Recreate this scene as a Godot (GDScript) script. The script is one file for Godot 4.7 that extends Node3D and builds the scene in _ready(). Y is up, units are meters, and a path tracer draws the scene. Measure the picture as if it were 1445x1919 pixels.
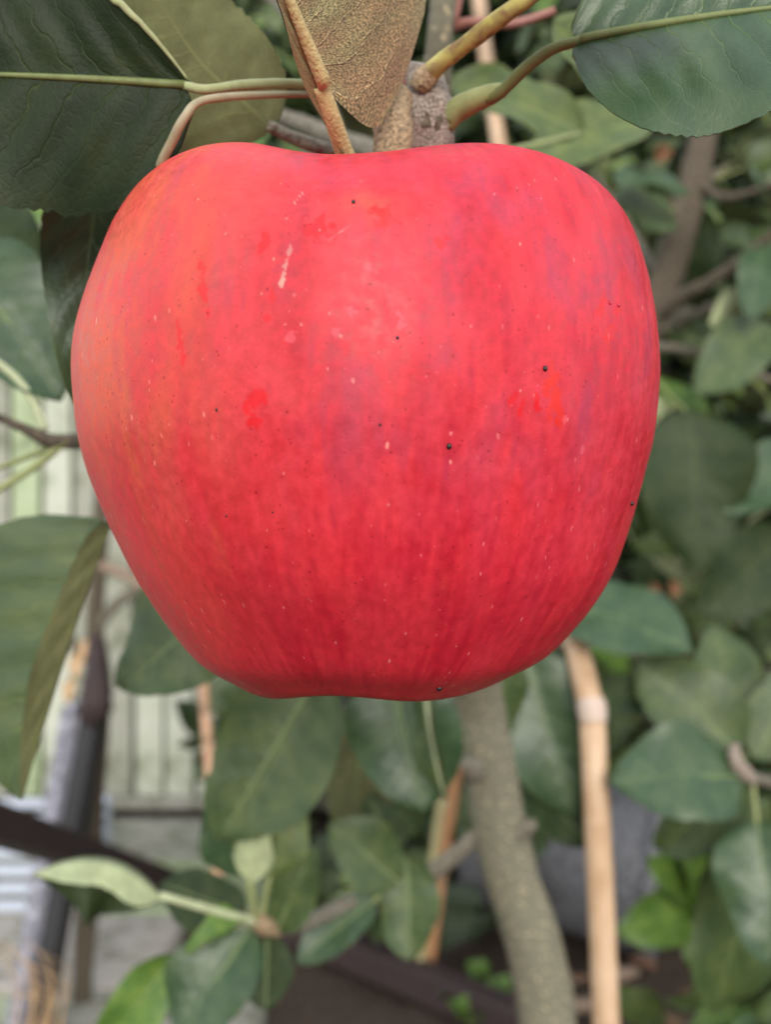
extends Node3D
# A ripe red apple on a small garden tree, seen from very close; y up, metres.

const FOCAL := 1967.3          # focal length of the lens in photograph pixels
const EYE := 0.5               # height of the lens over the ground
var used := {}
var M := {}
var rng := RandomNumberGenerator.new()
var tree: Node3D

# ---------------------------------------------------------------- helpers
func at(x: float, y: float, depth: float) -> Vector3:
	return Vector3((x - 722.5) / FOCAL * depth, EYE - (y - 959.5) / FOCAL * depth, -depth)

func numbered(called: String) -> String:
	var n: int = used.get(called, 0)
	used[called] = n + 1
	return called if n == 0 else "%s_%03d" % [called, n]

func thing(called: String, label: String, category: String, where := Vector3.ZERO, group := "") -> Node3D:
	var o := Node3D.new()
	o.name = numbered(called)
	add_child(o)
	o.position = where
	o.set_meta("label", label)
	o.set_meta("category", category)
	if group:
		o.set_meta("group", group)
	return o

func origin_of(node: Node) -> Vector3:
	var v := Vector3.ZERO
	while node is Node3D and node != self:
		v += (node as Node3D).position
		node = node.get_parent()
	return v

func part(called: String, mesh: Mesh, material: Material, parent: Node, label := "") -> MeshInstance3D:
	# meshes are made in world coordinates; the things stand unturned, so a shift puts them right
	var o := MeshInstance3D.new()
	o.name = called
	o.mesh = mesh
	if material:
		o.material_override = material
	parent.add_child(o, true)
	o.position = -origin_of(parent)
	if label:
		o.set_meta("label", label)
	return o

func spline(p: Array, per := 6) -> Array:
	var out := []
	var n := p.size()
	for i in n - 1:
		var a = p[maxi(i - 1, 0)]
		var b = p[i]
		var c = p[i + 1]
		var d = p[mini(i + 2, n - 1)]
		for k in per:
			var t := float(k) / per
			out.append((b * 2.0 + (c - a) * t + (a * 2.0 - b * 5.0 + c * 4.0 - d) * t * t + (b * 3.0 - a - c * 3.0 + d) * t * t * t) * 0.5)
	out.append(p[n - 1])
	return out

var lump := FastNoiseLite.new()

# a swept tube through points, with a radius at each; rough = uneven surface, size = size of the lumps
func tube(points: Array, radii: Array, sides := 10, rough := 0.0, size := 0.01, per := 6, cap := true) -> ArrayMesh:
	var p := spline(points, per)
	var r := spline(radii, per)
	var st := SurfaceTool.new()
	st.begin(Mesh.PRIMITIVE_TRIANGLES)
	var side := Vector3(0.31, 0.2, 0.93).normalized()
	var long := 0.0
	for i in p.size():
		var t: Vector3 = (p[mini(i + 1, p.size() - 1)] - p[maxi(i - 1, 0)]).normalized()
		side = (side - t * side.dot(t)).normalized()
		var other := t.cross(side)
		if i > 0:
			long += (p[i] - p[i - 1]).length()
		for k in sides + 1:
			var a := TAU * (k % sides) / sides
			var away := side * cos(a) + other * sin(a)
			var q: Vector3 = p[i] + away * r[i]
			var w: float = 1.0 + rough * lump.get_noise_3dv(q / size * 10.0)
			st.set_uv(Vector2(float(k) / sides, long * 40.0))
			st.add_vertex(p[i] + away * r[i] * w)
	for i in p.size() - 1:
		for k in sides:
			var a := i * (sides + 1) + k
			var b := a + sides + 1
			for x in [a, a + 1, b, a + 1, b + 1, b]:
				st.add_index(x)
	if cap:
		var n := p.size() * (sides + 1)
		st.add_vertex(p[0])
		st.add_vertex(p[-1])
		for k in sides:
			for x in [n, k + 1, k]:
				st.add_index(x)
			var e := (p.size() - 1) * (sides + 1) + k
			for x in [n + 1, e, e + 1]:
				st.add_index(x)
	st.generate_normals()
	return st.commit()

func boxes(list: Array, bevel := 0.0) -> ArrayMesh:
	# boxes given as [centre, size, basis]; chamfered along every edge
	var st := SurfaceTool.new()
	st.begin(Mesh.PRIMITIVE_TRIANGLES)
	for b in list:
		var h: Vector3 = b[1] * 0.5
		var basis: Basis = b[2] if b.size() > 2 else Basis()
		var e := minf(bevel, minf(h.x, minf(h.y, h.z)) * 0.9)
		var pts := {}
		for sx in [-1, 1]:
			for sy in [-1, 1]:
				for sz in [-1, 1]:
					var c := Vector3(sx, sy, sz)
					for axis in 3:
						var q := c * (h - Vector3.ONE * e)
						q[axis] = c[axis] * h[axis]
						pts[[sx, sy, sz, axis]] = b[0] + basis * q
		var quad := func(a, bq, c, d, n: Vector3):
			var l := [a, bq, c, d]
			if (bq - a).cross(d - a).dot(basis * n) > 0.0:
				l = [a, d, c, bq]
			st.set_normal(basis * n)
			for k in [0, 1, 2, 0, 2, 3]:
				st.add_vertex(l[k])
		for axis in 3:
			var u := (axis + 1) % 3
			var v := (axis + 2) % 3
			for s in [-1, 1]:
				var key := func(su, sv):
					var k := [0, 0, 0, axis]
					k[axis] = s
					k[u] = su
					k[v] = sv
					return pts[k]
				var n := Vector3.ZERO
				n[axis] = s
				quad.call(key.call(-1, -1), key.call(1, -1), key.call(1, 1), key.call(-1, 1), n)
			if e > 0.0:
				for su in [-1, 1]:
					for sv in [-1, 1]:
						var ring := []
						for sa in [-1, 1]:
							var k := [0, 0, 0, u]
							k[axis] = sa
							k[u] = su
							k[v] = sv
							ring.append(pts[k.duplicate()])
							k[3] = v
							ring.append(pts[k.duplicate()])
						var n := Vector3.ZERO
						n[u] = su
						n[v] = sv
						quad.call(ring[0], ring[1], ring[3], ring[2], n.normalized())
	return st.commit()

func lathe(profile: Array, sides := 40, per := 6) -> ArrayMesh:
	var p := spline(profile, per) if per > 1 else profile
	var st := SurfaceTool.new()
	st.begin(Mesh.PRIMITIVE_TRIANGLES)
	for i in p.size():
		for k in sides + 1:
			var a := TAU * (k % sides) / sides
			st.add_vertex(Vector3(p[i].x * sin(a), p[i].y, p[i].x * cos(a)))
	for i in p.size() - 1:
		for k in sides:
			var a := i * (sides + 1) + k
			for x in [a, a + sides + 1, a + 1, a + 1, a + sides + 1, a + sides + 2]:
				st.add_index(x)
	st.generate_normals()
	return st.commit()

# ---------------------------------------------------------------- leaves
# blade along a curve p0-p1-p2 with its upper face towards n and the given full width; two skins, so the underside has its own look
# o: fl/fr folds of the left and right half (radians), lw/rw their widths, curl, wave, ser (tooth depth), teeth, ns/nu, a/b (where it is widest), top/under (materials)
var last_edge := []

func blade(p0: Vector3, p1: Vector3, p2: Vector3, n: Vector3, width: float, o := {}) -> ArrayMesh:
	var ns: int = o.get("ns", 24)
	var nu: int = o.get("nu", 8)
	var ea: float = o.get("a", 0.55)
	var eb: float = o.get("b", 0.72)
	var peak := ea / (ea + eb)
	var norm := pow(peak, ea) * pow(1.0 - peak, eb)
	var teeth: float = o.get("teeth", 16.0)
	var ser: float = o.get("ser", 0.08)
	var twist: float = o.get("twist", 0.0)
	var grid := PackedVector3Array()
	var ph: float = o.get("phase", 0.0)
	for i in ns + 1:
		var s := float(i) / ns
		var c := p0 * (1 - s) * (1 - s) + p1 * 2.0 * s * (1 - s) + p2 * s * s
		var t := ((p1 - p0) * (1 - s) + (p2 - p1) * s).normalized()
		var nn := (n - t * n.dot(t)).normalized().rotated(t, twist * s)
		var b := t.cross(nn)
		var se := clampf(s, 0.004, 0.997)
		var half := width * 0.5 * pow(se, ea) * pow(1.0 - se, eb) / norm
		var half_right := half
		if o.has("ar"):
			var er: float = o.ar
			var pk := er / (er + eb)
			half_right = width * 0.5 * pow(se, er) * pow(1.0 - se, eb) / (pow(pk, er) * pow(1.0 - pk, eb))
		c += b * width * o.get("sway", 0.05) * sin(PI * s) * sin(s * 4.0 + ph * 1.7)
		var saw := fposmod(s * teeth + 0.31 * sin(s * 17.0 + ph), 1.0)
		for j in nu + 1:
			var u := 2.0 * j / nu - 1.0
			var left := u < 0.0
			var fold: float = o.get("fl", 0.25) if left else o.get("fr", 0.25)
			var rel := absf(u)
			var x: float = rel * (half if left else half_right) * (o.get("lw", 1.0) if left else o.get("rw", 1.0))
			x *= 1.0 + ser * (0.55 + 0.45 * sin(i * 12.9 + ph * 5.0 + j)) * (saw - 0.6) * smoothstep(0.7, 1.0, rel) + 0.035 * sin(s * 9.0 + ph + (2.0 if left else 0.0)) * rel
			# the fold opens along a small arc near the midrib, not a knife edge
			var f := fold * smoothstep(0.0, 0.35, rel + 0.12)
			var q := c + (b * (-1.0 if left else 1.0) * cos(f) + nn * sin(f)) * x
			q += nn * (o.get("curl", 0.0) * x * x / width + o.get("wave", 0.045) * width * sin(s * 10.0 + ph + (1.7 if left else 0.0)) * rel * rel)
			q -= t * width * o.get("cord", 0.04) * sin(PI * minf(rel * 0.75, 1.0)) * pow(1.0 - s, 4.0)
			q += nn * width * o.get("puff", 0.007) * sin(PI * clampf(rel * 1.2, 0, 1)) * sin((s - 0.22 * rel) * 44.0)
			grid.append(q)
	last_edge = []
	for i in ns + 1:
		last_edge.append(grid[i * (nu + 1) + nu])
	var mesh := ArrayMesh.new()
	var w := nu + 1
	for skin in 2:
		var v := PackedVector3Array()
		var nr := PackedVector3Array()
		var uv := PackedVector2Array()
		var idx := PackedInt32Array()
		for i in ns + 1:
			for j in w:
				var du := grid[i * w + mini(j + 1, nu)] - grid[i * w + maxi(j - 1, 0)]
				var ds := grid[mini(i + 1, ns) * w + j] - grid[maxi(i - 1, 0) * w + j]
				var m := du.cross(ds).normalized()
				if skin == 1:
					m = -m
				v.append(grid[i * w + j] + (m * 0.00018 if skin == 1 else Vector3.ZERO))
				nr.append(m)
				uv.append(Vector2(float(j) / nu, 1.0 - float(i) / ns))
		for i in ns:
			for j in nu:
				var k := i * w + j
				if skin == 0:
					idx.append_array([k, k + w, k + 1, k + 1, k + w, k + w + 1])
				else:
					idx.append_array([k, k + 1, k + w, k + 1, k + w + 1, k + w])
		var arr := []
		arr.resize(Mesh.ARRAY_MAX)
		arr[Mesh.ARRAY_VERTEX] = v
		arr[Mesh.ARRAY_NORMAL] = nr
		arr[Mesh.ARRAY_TEX_UV] = uv
		arr[Mesh.ARRAY_INDEX] = idx
		mesh.add_surface_from_arrays(Mesh.PRIMITIVE_TRIANGLES, arr)
		mesh.surface_set_material(skin, o.get("top", M.leaf) if skin == 0 else o.get("under", M.under))
	return mesh

# a leaf with its stalk and midrib: [base x, y, depth], [tip x, y, depth], width in pixels at its depth, facing, bend of the middle along the facing
func leaf(parent: Node, base: Array, tip: Array, wide: float, n: Vector3, bend: float, o := {}, stalk := [], label := "") -> MeshInstance3D:
	var p0 := at(base[0], base[1], base[2])
	var p2 := at(tip[0], tip[1], tip[2])
	n = n.normalized()
	var mid := (p0 + p2) * 0.5 + n * bend * (p2 - p0).length()
	if o.has("via"):
		var via: Array = o.via
		mid = at(via[0], via[1], via[2]) * 2.0 - (p0 + p2) * 0.5
	var width: float = wide / FOCAL * (base[2] + tip[2]) * 0.5
	var out := part("leaf", blade(p0, mid, p2, n, width, o), null, parent, label)
	if o.has("roll"):
		# the margin is rolled back, its pale felt shows as a rim
		var rim := last_edge.slice(0, last_edge.size() * 3 / 4)
		var rr := []
		for k in rim.size():
			rr.append(0.00055 * sin(PI * (k + 1.0) / (rim.size() + 1.0)) + 0.0001)
		part("rolled_margin", tube(rim, rr, 8, 0.25, 0.003, 1), o.roll, out)
	var thick: float = o.get("thick", 0.0007)
	if o.get("rib", true):
		var line := []
		var rad := []
		var lift: float = o.get("lift", -0.4)
		for k in 9:
			var s := k / 8.0 * 0.97
			var t := ((mid - p0) * (1 - s) + (p2 - mid) * s).normalized()
			var nn := (n - t * n.dot(t)).normalized().rotated(t, o.get("twist", 0.0) * s)
			line.append(p0 * (1 - s) * (1 - s) + mid * 2.0 * s * (1 - s) + p2 * s * s + nn * thick * lift * (1.0 - s))
			rad.append(lerpf(thick, thick * 0.22, s))
		part("midrib", tube(line, rad, 7, 0.0, 0.01, 2), o.get("ribm", M.rib), out)
	if stalk.size():
		var pts := []
		for q in stalk:
			pts.append(at(q[0], q[1], q[2]))
		pts.append(p0)
		var rr := []
		for k in pts.size():
			rr.append(lerpf(thick * 1.35, thick, float(k) / (pts.size() - 1)))
		part("stalk", tube(pts, rr, 10, 0.12, 0.004, 4), o.get("stalkm", o.get("ribm", M.stalk)), out)
	return out

# ---------------------------------------------------------------- textures and materials
func image_texture(w: int, h: int, data: PackedByteArray, grey := false) -> ImageTexture:
	return ImageTexture.create_from_image(Image.create_from_data(w, h, false, Image.FORMAT_L8 if grey else Image.FORMAT_RGB8, data))

func noise(freq: float, octaves := 3, kind := FastNoiseLite.TYPE_SIMPLEX_SMOOTH, s := 1) -> FastNoiseLite:
	var n := FastNoiseLite.new()
	n.noise_type = kind
	n.frequency = freq
	n.seed = s
	n.fractal_octaves = octaves
	if octaves < 2:
		n.fractal_type = FastNoiseLite.FRACTAL_NONE
	return n

func ramp(stops: Array) -> Gradient:
	var g := Gradient.new()
	var o := PackedFloat32Array()
	var c := PackedColorArray()
	for s in stops:
		o.append(s[0])
		c.append(s[1])
	g.offsets = o
	g.colors = c
	return g

func noise_texture(n: FastNoiseLite, stops: Array, size := 512) -> NoiseTexture2D:
	var t := NoiseTexture2D.new()
	t.width = size
	t.height = size
	t.seamless = true
	t.noise = n
	if stops.size():
		t.color_ramp = ramp(stops)
	return t

var vein_top: ImageTexture
var vein_under: ImageTexture
var felt_under: ImageTexture
var vein_height: ImageTexture

func make_leaf_textures() -> void:
	var w := 448
	var h := 832
	var a := PackedByteArray()
	var b := PackedByteArray()
	var f := PackedByteArray()
	var g := PackedByteArray()
	a.resize(w * h * 3)
	b.resize(w * h * 3)
	f.resize(w * h * 3)
	g.resize(w * h)
	var blotch := noise(0.006, 3, FastNoiseLite.TYPE_SIMPLEX_SMOOTH, 5)
	var net := noise(0.05, 1, FastNoiseLite.TYPE_CELLULAR, 9)
	net.cellular_return_type = FastNoiseLite.RETURN_DISTANCE2_SUB
	var fuzz := noise(0.2, 2, FastNoiseLite.TYPE_SIMPLEX, 11)
	var warp := noise(0.012, 2, FastNoiseLite.TYPE_SIMPLEX_SMOOTH, 3)
	for y in h:
		var s := 1.0 - (y + 0.5) / h
		for x in w:
			var u := (x + 0.5) / w * 2.0 - 1.0
			var r := absf(u)
			var wob := warp.get_noise_2d(x, y)
			var q := s - 0.17 * pow(r, 0.8) - 0.08 * r * r + wob * 0.028 + (0.03 if u < 0.0 else 0.0)
			var fr := fposmod(q * 9.5, 1.0)
			var d := minf(fr, 1.0 - fr) / 9.5
			var side := exp(-pow(d / (0.0042 * (1.15 - r)), 2.0)) * (1.0 - 0.75 * r)
			var mid := exp(-pow(r / (0.028 * (1.15 - s)), 2.0))
			var cell := net.get_noise_2d(x * 1.0, y * 1.0) * 0.5 + 0.5
			var small := 1.0 - smoothstep(0.0, 0.16, cell)
			var v := clampf(maxf(maxf(side, mid), small * 0.18), 0.0, 1.0)
			var n := blotch.get_noise_2d(x, y)
			var z := fuzz.get_noise_2d(x, y)
			var i := (y * w + x) * 3
			var m := 0.57 + 0.10 * n + 0.035 * z
			var vt := v * 0.72 * (0.4 + 0.6 * maxf(side, mid))
			a[i] = int(255 * clampf(lerpf(m, 1.0, vt) * (1.0 + 0.10 * n), 0, 1))
			a[i + 1] = int(255 * clampf(lerpf(m, 0.97, vt * 0.8), 0, 1))
			a[i + 2] = int(255 * clampf(lerpf(m * 0.98, 0.72, vt), 0, 1))
			m = 0.80 + 0.10 * n + 0.09 * z
			vt = maxf(maxf(side, mid), small * 0.25) * 0.75
			b[i] = int(255 * clampf(lerpf(m, 1.0, vt), 0, 1))
			b[i + 1] = int(255 * clampf(lerpf(m, 0.99, vt), 0, 1))
			b[i + 2] = int(255 * clampf(lerpf(m, 0.95, vt), 0, 1))
			# felted, browning underside: rust towards the base and one side, olive green felt above
			var rust := clampf(0.40 + 0.6 * n + 0.8 * (0.40 - s) + 0.25 * z, 0.0, 1.0)
			var c := Color(0.66, 0.65, 0.46).lerp(Color(0.67, 0.54, 0.40), rust)
			c = c.lerp(Color(0.82, 0.72, 0.54), maxf(side, mid) * 0.9)
			var k := 0.82 + 0.45 * z - 0.08 * small
			f[i] = int(255 * clampf(c.r * k, 0, 1))
			f[i + 1] = int(255 * clampf(c.g * k, 0, 1))
			f[i + 2] = int(255 * clampf(c.b * k, 0, 1))
			g[y * w + x] = int(255 * clampf(0.55 - 0.35 * maxf(side, mid) - 0.06 * small + 0.04 * z + 0.06 * sin(fr * PI), 0, 1))
	vein_top = image_texture(w, h, a)
	vein_under = image_texture(w, h, b)
	felt_under = image_texture(w, h, f)
	vein_height = image_texture(w, h, g, true)

func leaf_material(c: Color, rough: float, under := false, glow := 0.12, tex: Texture2D = null) -> StandardMaterial3D:
	var m := StandardMaterial3D.new()
	m.albedo_color = c
	m.albedo_texture = tex if tex else vein_under if under else vein_top
	m.roughness = rough
	m.metallic_specular = 0.22 if under else 0.5
	m.heightmap_enabled = true
	m.heightmap_texture = vein_height
	m.heightmap_scale = 0.028
	m.heightmap_flip_texture = under
	m.backlight_enabled = true
	m.backlight = Color(0.55, 0.8, 0.25) * glow * 2.0
	if under:
		m.rim_enabled = true
		m.rim = 0.25
	return m

func solid(c: Color, rough := 0.8, tex: Texture2D = null, scale := 1.0, bump := 0.0, bump_tex: Texture2D = null) -> StandardMaterial3D:
	var m := StandardMaterial3D.new()
	m.albedo_color = c
	m.roughness = rough
	if tex:
		m.albedo_texture = tex
		m.uv1_triplanar = true
		m.uv1_scale = Vector3.ONE * scale
	if bump_tex:
		m.heightmap_enabled = true
		m.heightmap_texture = bump_tex
		m.heightmap_scale = bump
		m.uv1_triplanar = true
		m.uv1_scale = Vector3.ONE * scale
	return m

func make_materials() -> void:
	make_leaf_textures()
	M.leaf = leaf_material(Color(0.455, 0.575, 0.325), 0.5)
	M.leaf_dark = leaf_material(Color(0.31, 0.405, 0.225), 0.56)
	M.leaf_dark.metallic_specular = 0.36
	M.leaf_blue = leaf_material(Color(0.40, 0.55, 0.365), 0.38)
	M.leaf_near = leaf_material(Color(0.235, 0.315, 0.165), 0.55)
	M.leaf_near.metallic_specular = 0.34
	M.leaf_near.heightmap_scale = 0.035
	M.leaf_fresh = leaf_material(Color(0.60, 0.80, 0.36), 0.5, false, 0.2)
	M.leaf_olive = leaf_material(Color(0.56, 0.67, 0.34), 0.5, false, 0.2)
	M.under = leaf_material(Color(0.56, 0.60, 0.42), 0.75, true)
	M.under_olive = leaf_material(Color(0.45, 0.46, 0.31), 0.8, true)
	M.under_pale = leaf_material(Color(0.80, 0.84, 0.65), 0.8, true)
	M.felt = leaf_material(Color(1, 1, 1), 0.95, true, 0.08, felt_under)
	M.felt.heightmap_scale = 0.04
	var grain := noise_texture(noise(0.02, 4, FastNoiseLite.TYPE_SIMPLEX, 21), [[0.0, Color(0.45, 0.45, 0.45)], [0.5, Color(0.78, 0.78, 0.78)], [1.0, Color(1, 1, 1)]])
	var soft := noise_texture(noise(0.012, 3, FastNoiseLite.TYPE_SIMPLEX_SMOOTH, 26), [[0.0, Color(0.82, 0.80, 0.76)], [0.5, Color(0.93, 0.93, 0.91)], [1.0, Color(1, 1, 1)]])
	var rough_height := noise_texture(noise(0.03, 4, FastNoiseLite.TYPE_SIMPLEX, 22), [])
	var dots := noise(0.035, 1, FastNoiseLite.TYPE_CELLULAR, 23)
	dots.cellular_return_type = FastNoiseLite.RETURN_DISTANCE
	var lenticel := noise_texture(dots, [[0.0, Color(0.80, 0.72, 0.58)], [0.10, Color(0.70, 0.63, 0.52)], [0.17, Color(0.43, 0.41, 0.34)], [0.6, Color(0.47, 0.45, 0.375)], [1.0, Color(0.39, 0.37, 0.31)]])
	M.bark = solid(Color(0.97, 0.985, 0.985), 0.8, lenticel, 13.0, 0.03, rough_height)
	M.bark_dark = solid(Color(0.47, 0.42, 0.35), 0.85, grain, 30.0, 0.08, rough_height)
	M.bark_grey = solid(Color(0.60, 0.57, 0.50), 0.85, grain, 40.0, 0.08, rough_height)
	M.spur = solid(Color(0.80, 0.69, 0.54), 0.8, grain, 90.0, 0.03, rough_height)
	M.spur_grey = solid(Color(0.82, 0.75, 0.69), 0.85, grain, 110.0, 0.05, rough_height)
	M.stalk = solid(Color(0.62, 0.65, 0.44), 0.6, soft, 60.0)
	M.rib = solid(Color(0.47, 0.54, 0.36), 0.6, soft, 60.0)
	M.stalk_green = solid(Color(0.47, 0.51, 0.31), 0.6, soft, 60.0)
	M.stalk_fuzzy = solid(Color(0.66, 0.68, 0.50), 0.7, soft, 60.0)
	M.stalk_pale = solid(Color(0.76, 0.79, 0.64), 0.65, soft, 60.0)
	M.stalk_brown = solid(Color(0.68, 0.64, 0.53), 0.6, soft, 60.0)
	M.stalk_tan = solid(Color(0.78, 0.70, 0.50), 0.75, soft, 90.0, 0.02, rough_height)
	M.stalk_red = solid(Color(0.62, 0.42, 0.38), 0.55, soft, 60.0)
	M.cane = solid(Color(0.83, 0.715, 0.60), 0.42, noise_texture(noise(0.006, 3, FastNoiseLite.TYPE_SIMPLEX_SMOOTH, 31), [[0.0, Color(0.84, 0.79, 0.72)], [0.5, Color(0.95, 0.93, 0.9)], [1.0, Color(1, 1, 1)]]), 12.0)
	M.cane_ring = solid(Color(0.78, 0.70, 0.64), 0.6)
	M.cane_dark = solid(Color(0.62, 0.50, 0.40), 0.6)
	M.cane_orange = solid(Color(0.80, 0.58, 0.41), 0.55, soft, 40.0)
	M.cane_pale = solid(Color(0.72, 0.68, 0.50), 0.6, soft, 40.0)
	M.cane_tan = solid(Color(0.88, 0.70, 0.58), 0.65, soft, 40.0)
	M.plank = solid(Color(0.31, 0.24, 0.235), 0.75, grain, 14.0, 0.1, rough_height)
	M.steel = solid(Color(0.74, 0.74, 0.80), 0.4, grain, 6.0)
	M.rubber = solid(Color(0.19, 0.19, 0.20), 0.6)
	M.pot = solid(Color(0.53, 0.53, 0.545), 0.55, grain, 8.0)
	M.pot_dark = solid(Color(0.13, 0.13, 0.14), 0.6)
	M.soil = solid(Color(0.42, 0.35, 0.29), 0.95, grain, 9.0, 0.6, rough_height)
	M.chip = solid(Color(0.52, 0.39, 0.30), 0.9, grain, 25.0, 0.1, rough_height)
	M.chip_pale = solid(Color(0.74, 0.64, 0.55), 0.9, grain, 25.0, 0.1, rough_height)
	M.withered = solid(Color(0.70, 0.50, 0.37), 0.8)
	M.straw = solid(Color(0.78, 0.65, 0.50), 0.8)
	M.white_plastic = solid(Color(0.74, 0.77, 0.83), 0.4)
	var stain := noise_texture(noise(0.008, 4, FastNoiseLite.TYPE_SIMPLEX_SMOOTH, 41), [[0.0, Color(0.66, 0.68, 0.60)], [0.45, Color(0.93, 0.94, 0.91)], [1.0, Color(1, 1, 1)]])
	for i in 5:
		M["board_%d" % i] = solid([Color(0.76, 0.77, 0.72), Color(0.74, 0.72, 0.78), Color(0.68, 0.73, 0.60), Color(0.62, 0.62, 0.58), Color(0.76, 0.71, 0.65)][i], 0.6, stain, 3.0)
		M["slab_%d" % i] = solid([Color(0.69, 0.71, 0.61), Color(0.70, 0.67, 0.65), Color(0.66, 0.71, 0.57), Color(0.71, 0.71, 0.65), Color(0.65, 0.64, 0.61)][i], 0.85, stain, 5.0, 0.1, rough_height)

# ---------------------------------------------------------------- the apple
func apple_form(phi: float, c: Vector2) -> Vector2:
	# five-lobed at the foot, uneven at the shoulder
	var r := c.x
	var y := c.y
	var wt := smoothstep(0.008, 0.022, y) * smoothstep(0.002, 0.016, r)
	var wb := (1.0 - smoothstep(-0.047, -0.022, y)) * smoothstep(0.002, 0.012, r)
	y += wt * (-0.0016 * cos(2.0 * (phi + 0.10)) - 0.0004 * cos(5.0 * phi + 0.4) - 0.0007 * sin(phi) + 0.0005 - 0.0011 * exp(-pow((phi + 0.10) / 0.42, 2.0)) + 0.0009 * exp(-pow((phi + 0.72) / 0.34, 2.0)) + 0.0006 * exp(-pow((phi - 0.80) / 0.4, 2.0)))
	y += wb * (0.00025 * cos(5.0 * phi + 1.3) + 0.0005 * cos(3.0 * phi + 0.6) + 0.0004 * sin(phi))
	var k := 1.0 + wb * 0.008 * cos(5.0 * phi + 1.3) + 0.004 * cos(5.0 * phi + 0.9) * (1.0 - wb)
	k += 0.006 * sin(phi) * (1.0 - smoothstep(-0.045, -0.02, c.y)) - 0.003 * sin(phi) * smoothstep(0.004, 0.018, c.y)
	# a shallow crease that runs down from the shoulder left of the middle
	var crease := exp(-pow((phi + 0.17 + (c.y - 0.012) * -2.0) / 0.07, 2.0)) * smoothstep(-0.004, 0.012, c.y) * smoothstep(0.012, 0.03, r)
	k -= crease * 0.006
	# the left flank is slimmer at the shoulder and towards the foot
	var flank := pow(maxf(0.0, -sin(phi)), 1.5)
	k -= flank * (0.054 * smoothstep(-0.002, 0.018, c.y) + 0.044 * exp(-pow((c.y + 0.033) / 0.011, 2.0)))
	k += 0.055 * maxf(0.0, sin(phi)) * (1.0 - smoothstep(-0.046, -0.026, c.y))
	return Vector2(r * k, y)

var apple_profile := []

func apple_mesh() -> ArrayMesh:
	var mm := [[0, -43], [5, -44.2], [10, -47.6], [14, -49.2], [17.5, -49.4], [21.2, -47.6], [25.6, -44.9], [29.5, -40.86], [33, -36.69], [35.9, -32.4], [38, -27.7], [39.5, -22.9], [40.75, -18.2], [41.8, -13.6], [42.39, -9], [42.65, -4.5], [42.5, 0], [42, 4.4], [41.2, 8.8], [40.1, 12.5], [38.7, 15.6], [36.6, 18.4], [33.6, 20.6], [29.5, 22.3], [24.5, 23.4], [19, 23.4], [13.5, 20.5], [8, 15], [3, 11], [0, 10]]
	var pts := []
	for q in mm:
		pts.append(Vector2(q[0], q[1]) / 1000.0)
	apple_profile = spline(pts, 8)
	var n := apple_profile.size()
	var around := 180
	var fine := noise(60.0, 3, FastNoiseLite.TYPE_SIMPLEX_SMOOTH, 71)
	var st := SurfaceTool.new()
	st.begin(Mesh.PRIMITIVE_TRIANGLES)
	for i in n:
		for k in around + 1:
			var phi := TAU * (float(k) / around - 0.5)
			var q := apple_form(phi, apple_profile[i])
			var p := Vector3(q.x * sin(phi), q.y, q.x * cos(phi))
			var e := 1.0 + 0.0035 * fine.get_noise_3dv(p)
			st.set_uv(Vector2(float(k) / around, 1.0 - float(i) / (n - 1)))
			st.add_vertex(Vector3(p.x * e, p.y, p.z * e))
	for i in n - 1:
		for k in around:
			var a := i * (around + 1) + k
			var b := a + around + 1
			for x in [a, b, a + 1, a + 1, b, b + 1]:
				st.add_index(x)
	st.generate_normals()
	return st.commit()

func apple_point(phi: float, v: float, lift := 0.0) -> Vector3:
	var k := v * (apple_profile.size() - 1)
	var i := mini(int(k), apple_profile.size() - 2)
	var q := apple_form(phi, (apple_profile[i] as Vector2).lerp(apple_profile[i + 1], k - i))
	return Vector3((q.x + lift) * sin(phi), q.y, (q.x + lift) * cos(phi))

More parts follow.
